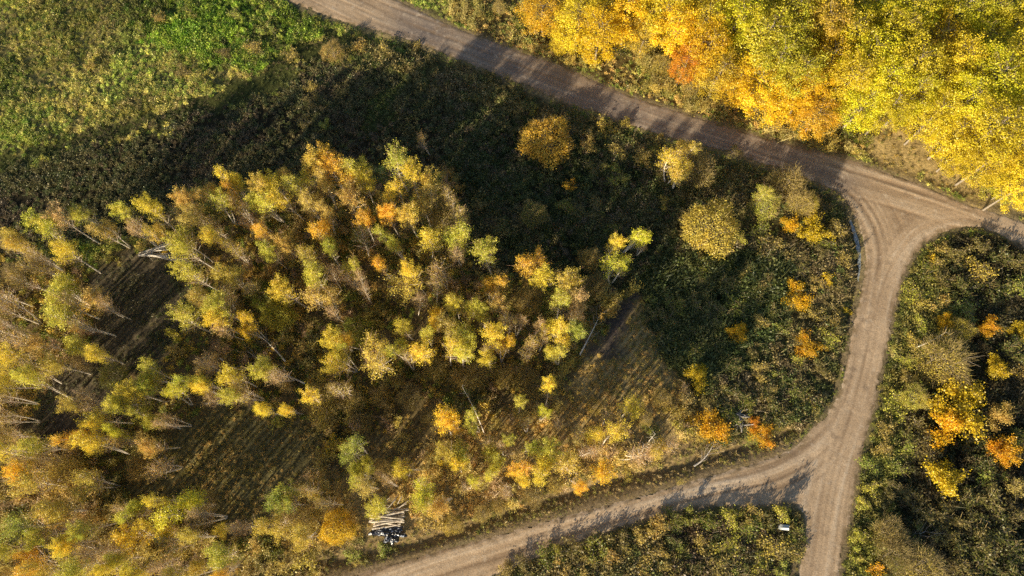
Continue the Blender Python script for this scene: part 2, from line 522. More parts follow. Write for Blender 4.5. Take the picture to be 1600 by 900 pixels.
sc_ = nd(nt, 'ShaderNodeAttribute', attribute_name='soil')
fa_ = nd(nt, 'ShaderNodeAttribute', attribute_name='furrow')
n1 = ramp(nt, noise(nt, geo.outputs['Position'], 2.2, 6, .7), .3, .7, .45, 1.6)
rot = nd(nt, 'ShaderNodeVectorRotate', rotation_type='Z_AXIS')
rot.inputs['Angle'].default_value = -FA
nt.links.new(geo.outputs['Position'], rot.inputs['Vector'])
wv = nd(nt, 'ShaderNodeTexWave', bands_direction='Y')
wv.inputs['Scale'].default_value = .314 / .9 * 1.0
wv.inputs['Distortion'].default_value = 3.2
wv.inputs['Detail'].default_value = 2
wv.inputs['Detail Scale'].default_value = 1.2
nt.links.new(rot.outputs[0], wv.inputs['Vector'])
row = mth(nt, 'MULTIPLY', ramp(nt, wv.outputs['Fac'], .2, .8, -.2, .2), fa_.outputs['Fac'])  # stubble rows, with trunk shadows painted into the same soil bands
val = mth(nt, 'MULTIPLY', n1, mth(nt, 'ADD', row, 1.0))
hs = nd(nt, 'ShaderNodeHueSaturation')
nt.links.new(sc_.outputs['Color'], hs.inputs['Color'])
nt.links.new(val, hs.inputs['Value'])
b = nd(nt, 'ShaderNodeBsdfDiffuse')
nt.links.new(hs.outputs[0], b.inputs[0])
bm_ = nd(nt, 'ShaderNodeBump')
bm_.inputs['Strength'].default_value = .9
bm_.inputs['Distance'].default_value = .12
nt.links.new(noise(nt, geo.outputs['Position'], 3.5, 6, .7), bm_.inputs['Height'])
nt.links.new(bm_.outputs[0], b.inputs['Normal'])
nt.links.new(b.outputs[0], out.inputs[0])
me.materials.append(m)
go = link(bpy.data.objects.new('ground', me))
tag(go, 'uneven autumn ground of weeds and soil under the whole scene', kind='structure')

# ------------------------------------------------------------------ road sheet
st = .2
rx = np.arange(-125, 125, st)
ry = np.arange(-60, 110, st)
RX, RY = np.meshgrid(rx, ry)
def road_mask(x, y):
    j = .75
    jx = x + (fbm(x * 1.1, y * 1.1, 60, 3) - .5) * j * 2
    jy = y + (fbm(x * 1.1, y * 1.1, 66, 4) - .5) * j * 2
    return inside(jx, jy, ROAD)
mk = road_mask(RX + st / 2, RY + st / 2)[:-1, :-1]
ri = np.arange(RX.size).reshape(RX.shape)
rq = np.stack([ri[:-1, :-1], ri[:-1, 1:], ri[1:, 1:], ri[1:, :-1]], -1)[mk]
used, inv = np.unique(rq, return_inverse=True)
rq = inv.reshape(-1, 4)
vx, vy = RX.ravel()[used], RY.ravel()[used]
edge, _, _ = polydist(vx, vy, ROAD, True)
edge = np.where(inside(vx, vy, ROAD), edge, 0)
streak = np.zeros(vx.shape)
wsum = np.full(vx.shape, 1e-6)
for k, ln in enumerate(LANES[:4]):
    d, sgn, al = polydist(vx, vy, ln)
    w = np.exp(-(d / 3.2) ** 2)
    ds = d * sgn
    s_ = (fbm(al * .05 + k * 9, ds * 1.7 + 40, 70 + k, 4) - .5) * 2.6
    wob = (vnoise(al * .06, al * 0 + k, 90) - .5) * .5
    for off in ((-1.75, -.25, .65, 2.1), (-1.2, .8), (-.9, .9), (-1.3, .5, 1.8), ())[k]:
        s_ = s_ + .28 * np.exp(-((ds - off - wob) / .30) ** 2)
        s_ = s_ - .3 * np.exp(-((ds - off - wob - .5) / .2) ** 2)
    streak += w * s_
    wsum += w
streak = streak / wsum
rut = (streak - .1) * .05
rz = .03 + rut * sstep(.0, .8, edge) - (1 - sstep(.0, .6, edge)) * .09 + (fbm(vx * 1.5, vy * 1.5, 12, 3) - .5) * .05
me = bpy.data.meshes.new('dirt_road')
me.vertices.add(len(vx))
me.vertices.foreach_set('co', np.c_[vx, vy, rz].ravel())
me.loops.add(len(rq) * 4)
me.loops.foreach_set('vertex_index', rq.ravel().astype(np.int32))
me.polygons.add(len(rq))
me.polygons.foreach_set('loop_start', (np.arange(len(rq)) * 4).astype(np.int32))
me.polygons.foreach_set('use_smooth', [True] * len(rq))
me.update(calc_edges=True)
for nm, vals in (('streak', streak), ('edge', edge)):
    at = me.attributes.new(nm, 'FLOAT', 'POINT')
    at.data.foreach_set('value', vals.astype(np.float32))
pu, pv = pix(vx, vy, 0)
shade_mask = np.exp(-((polydist(vx, vy, smooth_line(G([(640, 40), (800, 100), (950, 165), (1100, 215), (1250, 262), (1300, 280)]), 2))[0]) / 5.0) ** 2)
at = me.attributes.new('painted_shade', 'FLOAT', 'POINT')
at.data.foreach_set('value', shade_mask.astype(np.float32))
m, nt, out = mat('packed_gravel')
geo = nd(nt, 'ShaderNodeNewGeometry')
A = lambda n: nd(nt, 'ShaderNodeAttribute', attribute_name=n).outputs['Fac']
pos = geo.outputs['Position']
mp_ = nd(nt, 'ShaderNodeMapping')
mp_.inputs['Location'].default_value = (31, 7, 0)
nt.links.new(pos, mp_.inputs[0])
mapv = mp_.outputs[0]
c = mixc(nt, ramp(nt, noise(nt, pos, .12, 4), .35, .65), (.36, .255, .16), (.49, .36, .235))
c = mixc(nt, mth(nt, 'MULTIPLY', ramp(nt, A('painted_shade'), 0, 1, 0, .9), ramp(nt, noise(nt, pos, .25, 3), .3, .6, .6, 1)), c, (.17, .14, .125))  # tree shade over the upper road, painted into the gravel colour
c = mixc(nt, ramp(nt, A('streak'), -.6, .05, .8, 0), c, (.21, .14, .085))
c = mixc(nt, ramp(nt, A('streak'), .15, .9, 0, .75), c, (.56, .45, .33))
c = mixc(nt, ramp(nt, noise(nt, pos, .55, 5, .65), .56, .70, 0, .55), c, (.20, .14, .095))
c = mixc(nt, ramp(nt, noise(nt, mapv, .8, 4, .65), .58, .72, 0, .5), c, (.58, .49, .38))
vo = nd(nt, 'ShaderNodeTexVoronoi')
vo.inputs['Scale'].default_value = 3.6
nt.links.new(pos, vo.inputs['Vector'])
spk = mth(nt, 'MULTIPLY', ramp(nt, vo.outputs['Distance'], .12, .26, 1, 0), ramp(nt, noise(nt, pos, .9, 3), .45, .62, .05, 1))
edg = ramp(nt, A('edge'), .15, 1.1, 1, 0)
spk = mth(nt, 'MULTIPLY', spk, mth(nt, 'ADD', mth(nt, 'MULTIPLY', edg, .7), .42), True)
c = mixc(nt, spk, c, (.66, .60, .50))
c = mixc(nt, mth(nt, 'MULTIPLY', edg, ramp(nt, noise(nt, pos, .8, 4), .45, .6)), c, (.17, .12, .06))
v2 = nd(nt, 'ShaderNodeTexVoronoi')
v2.inputs['Scale'].default_value = .42
v2.inputs['Randomness'].default_value = 1
nt.links.new(pos, v2.inputs['Vector'])
pot = mth(nt, 'MULTIPLY', ramp(nt, v2.outputs['Distance'], .10, .26, .55, 0), ramp(nt, noise(nt, pos, .11, 2), .48, .6))
c = mixc(nt, pot, c, (.15, .11, .08))
n5 = ramp(nt, noise(nt, pos, 5.0, 5, .75), .3, .7, .62, 1.36)
hs = nd(nt, 'ShaderNodeHueSaturation')
nt.links.new(c, hs.inputs['Color'])
nt.links.new(n5, hs.inputs['Value'])
b = nd(nt, 'ShaderNodeBsdfPrincipled')
b.inputs['Roughness'].default_value = .85
b.inputs['Specular IOR Level'].default_value = .2
nt.links.new(hs.outputs[0], b.inputs['Base Color'])
bm_ = nd(nt, 'ShaderNodeBump')
bm_.inputs['Strength'].default_value = .5
bm_.inputs['Distance'].default_value = .05
nt.links.new(noise(nt, pos, 4.5, 6, .7), bm_.inputs['Height'])
nt.links.new(bm_.outputs[0], b.inputs['Normal'])
nt.links.new(b.outputs[0], out.inputs[0])
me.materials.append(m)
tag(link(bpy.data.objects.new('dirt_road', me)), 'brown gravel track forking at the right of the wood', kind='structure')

# water lying in the roadside ditch
wl = smooth_line(G([(1330, 342), (1337, 362), (1344, 390), (1347, 415), (1344, 440)]), 2)
mb = MB()
vv, ff = [], []
for i, (x, y) in enumerate(wl):
    a, bq = wl[max(i - 1, 0)], wl[min(i + 1, len(wl) - 1)]
    t = Vector((bq[0] - a[0], bq[1] - a[1])).normalized()
    w = .05 + .42 * math.sin(PI * i / (len(wl) - 1)) ** .6 * (.45 + .9 * random.random())
    vv += [(x - t.y * w, y + t.x * w, -.34), (x + t.y * w, y - t.x * w, -.34)]
    if i: ff.append((2 * i - 2, 2 * i - 1, 2 * i + 1, 2 * i))
mb.add(vv, ff)
m, nt, out = mat('pale_ditch_water')
geo = nd(nt, 'ShaderNodeNewGeometry')
b = nd(nt, 'ShaderNodeBsdfPrincipled')
b.inputs['Roughness'].default_value = .25
nt.links.new(mixc(nt, ramp(nt, noise(nt, geo.outputs['Position'], 2.5, 4), .4, .6), (.16, .19, .20), (.42, .45, .45)), b.inputs['Base Color'])  # reflected sky painted as pale patches in the water colour
nt.links.new(b.outputs[0], out.inputs[0])
tag(link(bpy.data.objects.new('ditch_water', mb.mesh('ditch_water', m))), 'pale strip of water in the ditch beside the road junction', kind='structure')

# ------------------------------------------------------------------ ground cover: clumps on surveyed zones (nobody could count them)
def tuft_weed(rs, n=26, sp=.34, h=.8):
    mb = MB()
    a = np.c_[rs.normal(size=(n, 2)) * .16, np.zeros(n)]
    ang = rs.random(n) * 2 * PI
    l = rs.random(n) * .6 + .5
    bpt = a + np.c_[np.cos(ang) * sp * l, np.sin(ang) * sp * l, h * l]
    mb.ribbons(a, bpt, np.full(n, .07), rs=rs)
    k = n * 3
    i = rs.integers(0, n, k)
    t = rs.random(k)[:, None] * .8 + .25
    c = a[i] + (bpt[i] - a[i]) * t + rs.normal(size=(k, 3)) * .07
    mb.quads(c, rs.random(k) * .12 + .09, rs=rs)
    return mb
def tuft_bramble(rs, k=95):
    mb = MB()
    d = rs.normal(size=(k, 3))
    d /= np.linalg.norm(d, axis=1)[:, None]
    d[:, 2] = abs(d[:, 2])
    c = d * (rs.random(k)[:, None] * .35 + .35) * np.array((1, 1, .95))
    c += rs.normal(size=(k, 3)) * .06
    c[:, 2] += .06
    mb.quads(c, rs.random(k) * .14 + .12, nrm_bias=d * .8, rs=rs)
    n = 14
    a = np.c_[rs.normal(size=(n, 2)) * .12, np.zeros(n)]
    e = rs.normal(size=(n, 3)) * .5
    e[:, 2] = abs(e[:, 2]) * .7 + .45
    mb.ribbons(a, e, np.full(n, .03), rs=rs)
    return mb
def tuft_sapling(rs, k=150, h=3.0):
    mb = MB()
    n = 7
    a = np.c_[rs.normal(size=(n, 2)) * .25, np.zeros(n)]
    e = a + np.c_[rs.normal(size=(n, 2)) * .55, h * rs.uniform(.6, 1.0, n)]
    mb.ribbons(a, e, np.full(n, .06), np.full(n, 1.0), rs=rs)
    j = rs.integers(0, n, 70)
    c = a[j] + (e[j] - a[j]) * (rs.random(70)[:, None] * .75 + .25)
    d = rs.normal(size=(70, 3)) * .38
    d[:, 2] = abs(d[:, 2]) + .15
    mb.ribbons(c, c + d, np.full(70, .035), rs=rs)
    j = rs.integers(0, 70, k)
    c = c[j] + d[j] * (rs.random(k)[:, None] * .7 + .4) + rs.normal(size=(k, 3)) * .1
    mb.quads(c, rs.random(k) * .09 + .10, rs=rs)
    return mb
def tuft_grass(rs, n=34):
    mb = MB()
    a = np.c_[rs.normal(size=(n, 2)) * .14, np.zeros(n)]
    ang = rs.random(n) * 2 * PI
    l = rs.random(n) * .5 + .5
    mid = a + np.c_[np.cos(ang) * .18 * l, np.sin(ang) * .18 * l, .5 * l]
    tip = mid + np.c_[np.cos(ang) * .38 * l, np.sin(ang) * .38 * l, .16 * l]
    v = rs.random(n)
    mb.ribbons(a, mid, np.full(n, .05), v, rs=rs)
    mb.ribbons(mid, tip, np.full(n, .045), v, rs=rs)
    return mb
PROTO = bpy.data.collections.new('clump_shapes')
for k in range(12):
    rs = np.random.default_rng(100 + k)
    mb = (tuft_weed, tuft_bramble, tuft_grass, tuft_sapling)[k // 3](rs)
    o = bpy.data.objects.new('clump_%02d' % k, mb.mesh('clump_%02d' % k, M_TUFT))
    PROTO.objects.link(o)

ng = bpy.data.node_groups.new('clumps', 'GeometryNodeTree')
ng.interface.new_socket('Geometry', in_out='INPUT', socket_type='NodeSocketGeometry')
ng.interface.new_socket('Geometry', in_out='OUTPUT', socket_type='NodeSocketGeometry')
gi, gout = ng.nodes.new('NodeGroupInput'), ng.nodes.new('NodeGroupOutput')
ci = ng.nodes.new('GeometryNodeCollectionInfo')
ci.inputs['Collection'].default_value = PROTO
ci.inputs['Separate Children'].default_value = True
ci.inputs['Reset Children'].default_value = True
ip = ng.nodes.new('GeometryNodeInstanceOnPoints')
ip.inputs['Pick Instance'].default_value = True
def nattr(name, typ):
    n = ng.nodes.new('GeometryNodeInputNamedAttribute')
    n.data_type = typ
    n.inputs['Name'].default_value = name
    return n.outputs['Attribute']
ng.links.new(gi.outputs[0], ip.inputs['Points'])
ng.links.new(ci.outputs[0], ip.inputs['Instance'])
ng.links.new(nattr('shape', 'INT'), ip.inputs['Instance Index'])
ng.links.new(nattr('turn', 'FLOAT_VECTOR'), ip.inputs['Rotation'])
ng.links.new(nattr('size', 'FLOAT_VECTOR'), ip.inputs['Scale'])
ng.links.new(ip.outputs[0], gout.inputs[0])

ZI_LITTER = [i for i, z in enumerate(ZONES) if z[0] == 'litter'][0]
cell = .34
cx, cy = np.meshgrid(np.arange(-99, 99, cell), np.arange(-36, 88, cell))
cx, cy = cx.ravel(), cy.ravel()
cx = cx + (RNG.random(cx.shape) - .5) * cell * 1.1
cy = cy + (RNG.random(cy.shape) - .5) * cell * 1.1
pu, pv = pix(cx, cy, 0)
ok = (pu > -40) & (pu < 1640) & (pv > -40) & (pv < 945) & ~inside(cx, cy, ROAD)
cx, cy, pu, pv = cx[ok], cy[ok], pu[ok], pv[ok]
zi = zone_of(cx, cy)
dens = np.array([z[4] for z in ZONES])[zi] * cell * cell
patch = fbm(cx * .22, cy * .22, 55, 4)
dens = dens * np.clip(.45 + (patch - .35) * 2.4, .3, 1.5)
isf = np.isin(zi, [i for i, z in enumerate(ZONES) if z[0] == 'furrow'])
fc = fur_coord(cx, cy)
rowp = .5 + .5 * np.cos(2 * PI * fc / .95 + (fbm(cx * .2, cy * .2, 5) - .5) * 3)
dens = np.where(isf, dens * np.clip(rowp * 1.7 - .2 + (fbm(cx * .5, cy * .5, 15) - .5) * 1.5, .1, 2), dens)
rdist, _, _ = polydist(cx, cy, ROAD, True)
dens *= sstep(-.1, .55, rdist + (vnoise(cx * 1.5, cy * 1.5, 9) - .5) * .9)
dd, _, _ = polydist(cx, cy, DITCH_D)
dens *= np.where(dd < .5, .35, 1)
dw, _, _ = polydist(cx, cy, wl)
dens *= np.where(dw < 1.0, .0, 1)
lp = ground(612, 812)
dens *= np.where(np.hypot(cx - lp[0], cy - lp[1]) < 3.0, .1, 1)
lp = ground(1224, 826)
dens *= np.where(np.hypot(cx - lp[0], cy - lp[1]) < 1.0, 0, 1)
dens = np.where((zi == ZI_LITTER), dens * .8, dens)
keep = RNG.random(cx.shape) < dens
cx, cy, zi, isf, patch, rdist, rowp = (q[keep] for q in (cx, cy, zi, isf, patch, rdist, rowp))
cz = height(cx, cy)
size = np.array([z[5] for z in ZONES])[zi] * (.6 + .9 * RNG.random(cx.shape)) * np.clip(.55 + patch * .9, .6, 1.5)
size *= .4 + .6 * sstep(.0, 1.8, rdist)
tint = np.zeros((len(cx), 3))
shape = np.zeros(len(cx), int)
p2 = fbm(cx * .12 + 50, cy * .12, 77, 4)
for i, z in enumerate(ZONES):
    mz = zi == i
    if not mz.any(): continue
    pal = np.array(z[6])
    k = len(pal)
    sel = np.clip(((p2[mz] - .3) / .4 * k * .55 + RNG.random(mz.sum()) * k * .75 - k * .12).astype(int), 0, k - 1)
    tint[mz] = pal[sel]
    wts = {'meadow': (.5, .35, .15), 'shade': (.5, .4, .1), 'green': (.3, .5, .2), 'slash': (.4, .2, .4), 'scrub': (.35, .5, .15), 'scrubd': (.3, .6, .1), 'bramble': (.05, .95, 0), 'wood': (.55, .3, .15), 'brush': (.45, .2, .35),
           'furrow': (.3, .1, .6), 'mud': (.2, 0, .8), 'verge': (.12, .08, .8), 'rightv': (.3, .6, .1), 'rightd': (.3, .7, 0), 'tri': (.3, .65, .05),
           'forest': (.4, .4, .2), 'litter': (.2, .3, .5), 'path': (.3, .0, .7)}[z[0]]
    typ = RNG.choice(3, mz.sum(), p=np.array(wts) / sum(wts))
    shape[mz] = typ * 3 + RNG.integers(0, 3, mz.sum())
znames = np.array([z[0] for z in ZONES])[zi]
fog = fbm(cx * .16 + 9, cy * .16, 91, 3)
for zn, share, sap in (('wood', .075, [(.46, .33, .12), (.42, .28, .16), (.50, .40, .09), (.36, .30, .09), (.55, .36, .09)]), ('brush', .24, [(.56, .42, .15), (.52, .37, .20), (.58, .46, .12), (.46, .38, .12), (.62, .44, .13)]), ('tri', .02, [(.30, .24, .10)]), ('forest', .07, [(.55, .42, .10), (.44, .36, .12), (.34, .30, .08)]),
                       ('verge', .006, [(.5, .4, .1)]), ('scrub', .02, [(.26, .22, .08), (.32, .26, .08)])):
    sm = (np.hypot(cx - ground(612, 808)[0], cy - ground(612, 808)[1]) > 5.2) & (znames == zn) & (RNG.random(len(cx)) < share * np.clip(fog * 4 - 1.2, 0, 2.2))
    shape[sm] = 9 + RNG.integers(0, 3, sm.sum())
    size[sm] = RNG.uniform(.6, 1.15, sm.sum()) * (1 if zn in ('wood', 'forest', 'brush') else .6)
    tint[sm] = np.array(sap)[RNG.integers(0, len(sap), sm.sum())]
mead = np.isin(znames, ['meadow', 'green'])
st1 = fbm((cx * math.cos(FA) + cy * math.sin(FA)) * .05, fur_coord(cx, cy) * .22, 133, 3)
gr = sstep(.5, .62, fbm(cx * .07, cy * .07, 140, 4))
f_ = np.where(mead, .74 + .5 * sstep(.36, .60, st1), 1.0)  # diagonal sun and shadow streaks painted into the meadow tint
tint *= f_[:, None]
tint = np.where((mead & (RNG.random(len(cx)) < gr * .75))[:, None], tint * np.array((.80, .98, .75)), tint)
size *= np.where(mead, .7 + .75 * fbm(cx * .3, cy * .3, 150, 3), 1)
tint *= (.7 + .6 * RNG.random(len(cx)))[:, None]
stuff_lab = {
    'meadow_weeds': ('dense olive and brown weeds with a mown grass track across the meadow', 'weeds'),
    'scrub_undergrowth': ('tangled dark green brambles and brown weeds between wood and road', 'undergrowth'),
    'wood_undergrowth': ('sparse brown undergrowth and weedy furrows beneath the birch trees', 'undergrowth'),
    'verge_grass': ('dry straw coloured grass along the ditch of the lower track', 'grass'),
    'roadside_weeds': ('rank green and brown weeds right of the road and below the fork', 'weeds'),
    'forest_floor_litter': ('yellow leaf litter and low weeds under the golden forest edge', 'leaf litter')}
for sn, (lab, cat) in stuff_lab.items():
    mz = np.isin(zi, [i for i, z in enumerate(ZONES) if z[1] == sn])
    n = int(mz.sum())
    me = bpy.data.meshes.new(sn)
    me.vertices.add(n)
    me.vertices.foreach_set('co', np.c_[cx, cy, cz - .03][mz].ravel())
    a = me.attributes.new('shape', 'INT', 'POINT'); a.data.foreach_set('value', shape[mz].astype(np.int32))
    a = me.attributes.new('turn', 'FLOAT_VECTOR', 'POINT')
    a.data.foreach_set('vector', np.c_[RNG.normal(size=(n, 2)) * .12, RNG.random(n) * 6.28].ravel().astype(np.float32))
    a = me.attributes.new('size', 'FLOAT_VECTOR', 'POINT')
    s3 = size[mz]
    a.data.foreach_set('vector', np.c_[s3 * 1.15, s3 * 1.15, s3 * (.7 + .5 * RNG.random(n))].ravel().astype(np.float32))
    a = me.attributes.new('tint', 'FLOAT_COLOR', 'POINT')
    a.data.foreach_set('color', np.c_[tint[mz], np.ones(n)].ravel().astype(np.float32))
    o = link(bpy.data.objects.new(sn, me))
    md = o.modifiers.new('clumps', 'NODES')
    md.node_group = ng
    tag(o, lab, cat, kind='stuff')
    print(sn, n)

# ------------------------------------------------------------------ tree shapes
def curve_pts(p0, p1, bend, n, rs):
    p0, p1 = np.array(p0, float), np.array(p1, float)
    off = rs.normal(size=3) * bend
    return [tuple(p0 + (p1 - p0) * t + off * math.sin(PI * t)) for t in np.linspace(0, 1, n)]

def make_birch(seed, h=10.0, r=1.9, stems=1, leaves=1500, ntw=400, low=.36):
    """slender birch: pale stem, steep branches, fine bare twigs low down, leaves gathered toward the top"""
    rs = np.random.default_rng(seed)
    tr, br, fo = MB(), MB(), MB()
    A, B, Wt = [], [], []
    for s in range(stems):
        ang = rs.random() * 2 * PI
        lean = (.0 if stems == 1 else .9) + rs.random() * .5
        hs_ = h * (1 if s == 0 else rs.uniform(.75, .95))
        top = (math.cos(ang) * lean, math.sin(ang) * lean, hs_)
        pts = curve_pts((math.cos(ang) * .12 * (stems > 1), math.sin(ang) * .12 * (stems > 1), -.3), top, .22, 8, rs)
        tr.tube(pts, [.115 * (1 - .82 * k / 7) + .012 for k in range(8)], 6, .0)
        P = np.array(pts)
        nb = int(40 / stems ** .5)
        for b in range(nb):
            t = low + (1 - low) * (b + rs.random()) / nb
            q = t * 7
            i = min(int(q), 6)
            base = P[i] + (P[i + 1] - P[i]) * (q - i)
            prof = math.sin(PI * min(1, (t - low) / (1 - low) * .80 + .20)) ** .7 * (.75 + .25 * t)
            L = r * prof * rs.uniform(.55, 1.12) / stems ** .35 + .25
            az = b * 2.4 + rs.random()
            e = base + np.array((math.cos(az) * L, math.sin(az) * L, L * rs.uniform(.8, 1.6)))
            mid = (base + e) / 2 + np.array((0, 0, .05 * L))
            tr.tube([tuple(base), tuple(mid), tuple(e)], [.04, .026, .012], 3, .5)
            A += [base, mid]
            B += [mid, e]
            Wt += [max(t - .46, .01) ** 1.3 * L * .4, max(t - .46, .01) ** 1.3 * L]
    A, B, Wt = np.array(A), np.array(B), np.array(Wt)
    nt_ = ntw
    i = rs.integers(0, len(A), nt_)
    c = A[i] + (B[i] - A[i]) * rs.random(nt_)[:, None]
    d = (B[i] - A[i])
    d /= np.linalg.norm(d, axis=1)[:, None]
    d = d * .6 + rs.normal(size=(nt_, 3)) * .55 + np.array((0, 0, .25))
    e = c + d * (rs.random(nt_)[:, None] * .55 + .3)
    br.ribbons(c, e, np.full(nt_, .032), rs=rs)
    i = rs.choice(len(A), leaves, p=Wt / Wt.sum())
    t = rs.random(leaves) ** .6
    c = A[i] + (B[i] - A[i]) * t[:, None] * 1.1 + rs.normal(size=(leaves, 3)) * np.array((.22, .22, .26))
    ax = c * np.array((1, 1, 0))
    fo.quads(c, rs.random(leaves) * .07 + .105, nrm_bias=ax * .3, rs=rs)
    return {'trunk': (tr, M_BIRCH), 'twigs': (br, M_TWIG), 'foliage': (fo, M_LEAF)}

def make_dome(seed, h=5.0, r=3.0, leaves=4200, stems=16, leaf=.14, bark=None, twig=None, clump=0.0, flat=1.0, ntw=1300, core=.55):
    """rounded many-stemmed bush or broad tree; clump>0 gathers the leaves in bunches"""
    rs = np.random.default_rng(seed)
    tr, br, fo = MB(), MB(), MB()
    ends, tips = [], []
    for s in range(stems):
        az = s * 2.4 + rs.random() * .6
        el = rs.uniform(.15, 1.45)
        k = rs.uniform(.72, .98)
        e = np.array((math.cos(az) * math.cos(el) * r * k, math.sin(az) * math.cos(el) * r * k, h * (.35 + .62 * math.sin(el)) * k))
        b0 = np.array((math.cos(az) * .2, math.sin(az) * .2, -.2))
        mid = b0 * .45 + e * .55
        mid[2] += .12 * h
        pts = [tuple(b0), tuple((b0 + mid) / 2), tuple(mid), tuple(e)]
        tr.tube(pts, [.10, .075, .05, .015], 4, .4)
        ends.append((mid, e))
        for _ in range(4):
            q = mid + (e - mid) * rs.random()
            ff_ = q + rs.normal(size=3) * r * .22 + np.array((0, 0, .1 * h))
            tr.tube([tuple(q), tuple(ff_)], [.03, .01], 3, .5)
            ends.append((q, ff_))
    A = np.array([a for a, _ in ends]); B = np.array([b for _, b in ends])
    ph = rs.random(8) * 6
    def env(d):
        az = np.arctan2(d[:, 1], d[:, 0])
        el = np.arcsin(np.clip(d[:, 2], -1, 1))
        return 1 + .10 * np.sin(3 * az + ph[0]) + .08 * np.sin(5 * az + ph[1] + 2 * el) + .06 * np.sin(9 * az + ph[2] - 3 * el) + .05 * np.sin(7 * el + ph[3])
    def shell(n, lo):
        d = rs.normal(size=(n, 3))
        d /= np.linalg.norm(d, axis=1)[:, None]
        d[:, 2] = abs(d[:, 2]) * 1.0
        rad = (lo + (1 - lo) * rs.random(n) ** .6) * env(d)
        c = d * rad[:, None] * np.array((r, r, h * .62 * flat))
        c[:, 2] += h * .36
        return c, d
    c, d = shell(ntw, core)
    root = np.array((0, 0, h * .15))
    out_ = c - root
    out_ /= np.linalg.norm(out_, axis=1)[:, None]
    e = c + (out_ + rs.normal(size=(ntw, 3)) * .28) * (rs.random(ntw)[:, None] * .5 + .3)
    br.ribbons(c, e, np.full(ntw, .035), rs=rs)
    if clump:
        nc = int(60 * (r / 3) ** 1.4 * clump)
        cc, dc = shell(nc, .55)
        i = rs.integers(0, nc, leaves)
        sz = rs.uniform(.3, .75, nc)
        g = rs.normal(size=(leaves, 3)) * np.array((1, 1, .45))
        c = cc[i] + g * sz[i][:, None] * (.32 * r ** .5)
        d = dc[i]
    else:
        c, d = shell(leaves, core + .1)
        c += rs.normal(size=(leaves, 3)) * .12
    fo.quads(c, (rs.random(leaves) * .6 + .7) * leaf, nrm_bias=d * .6, rs=rs)
    return {'trunk': (tr, bark or M_GREY), 'twigs': (br, twig or M_TWIG2), 'foliage': (fo, M_LEAF)}

def make_ragged(seed, h=4.0, r=2.2, stems=13, leaves=2600, leaf=.24):
    """young maple or shrub: leafy shoots of unequal length, lopsided outline"""
    rs = np.random.default_rng(seed)
    tr, br, fo = MB(), MB(), MB()
    heavy = rs.random() * 2 * PI
    A, B, Wt = [], [], []
    for s in range(stems):
        az = s * 2.4 + rs.normal() * .35
        L = rs.uniform(.5, 1.12) * (1 + .25 * math.cos(az - heavy))
        el = rs.choice([rs.uniform(.1, .6), rs.uniform(.6, 1.4)])
        e = np.array((math.cos(az) * math.cos(el) * r * L, math.sin(az) * math.cos(el) * r * L, h * (.25 + .68 * math.sin(el)) * min(L, 1)))
        mid = e * .5 + np.array((0, 0, .1 * h))
        tr.tube([(0, 0, -.2), tuple(mid), tuple(e)], [.06, .04, .012], 4, .7)
        A.append(mid * .7); B.append(e); Wt.append(L ** 2)
        for _ in range(4):
            q = mid + (e - mid) * rs.random()
            f_ = q + rs.normal(size=3) * r * .2 + (e - mid) * .25
            tr.tube([tuple(q), tuple(f_)], [.02, .007], 3, .8)
            A.append(q); B.append(f_); Wt.append(.55 * L)
    A, B, Wt = np.array(A), np.array(B), np.array(Wt)
    i = rs.integers(0, len(A), 150)
    c = A[i] + (B[i] - A[i]) * rs.random(150)[:, None]
    br.ribbons(c, c + rs.normal(size=(150, 3)) * .3 + np.array((0, 0, .15)), np.full(150, .03), rs=rs)
    i = rs.choice(len(A), leaves, p=Wt / Wt.sum())
    t = rs.random(leaves) ** .7
    c = A[i] + (B[i] - A[i]) * t[:, None] * 1.05 + rs.normal(size=(leaves, 3)) * np.array((.17, .17, .11)) * r ** .6
    fo.quads(c, (rs.random(leaves) * .7 + .6) * leaf, nrm_bias=np.array((-.2, -.2, .35)) * 0 + c * .12, rs=rs)
    return {'trunk': (tr, M_GREY), 'twigs': (br, M_TWIG2), 'foliage': (fo, M_LEAF)}

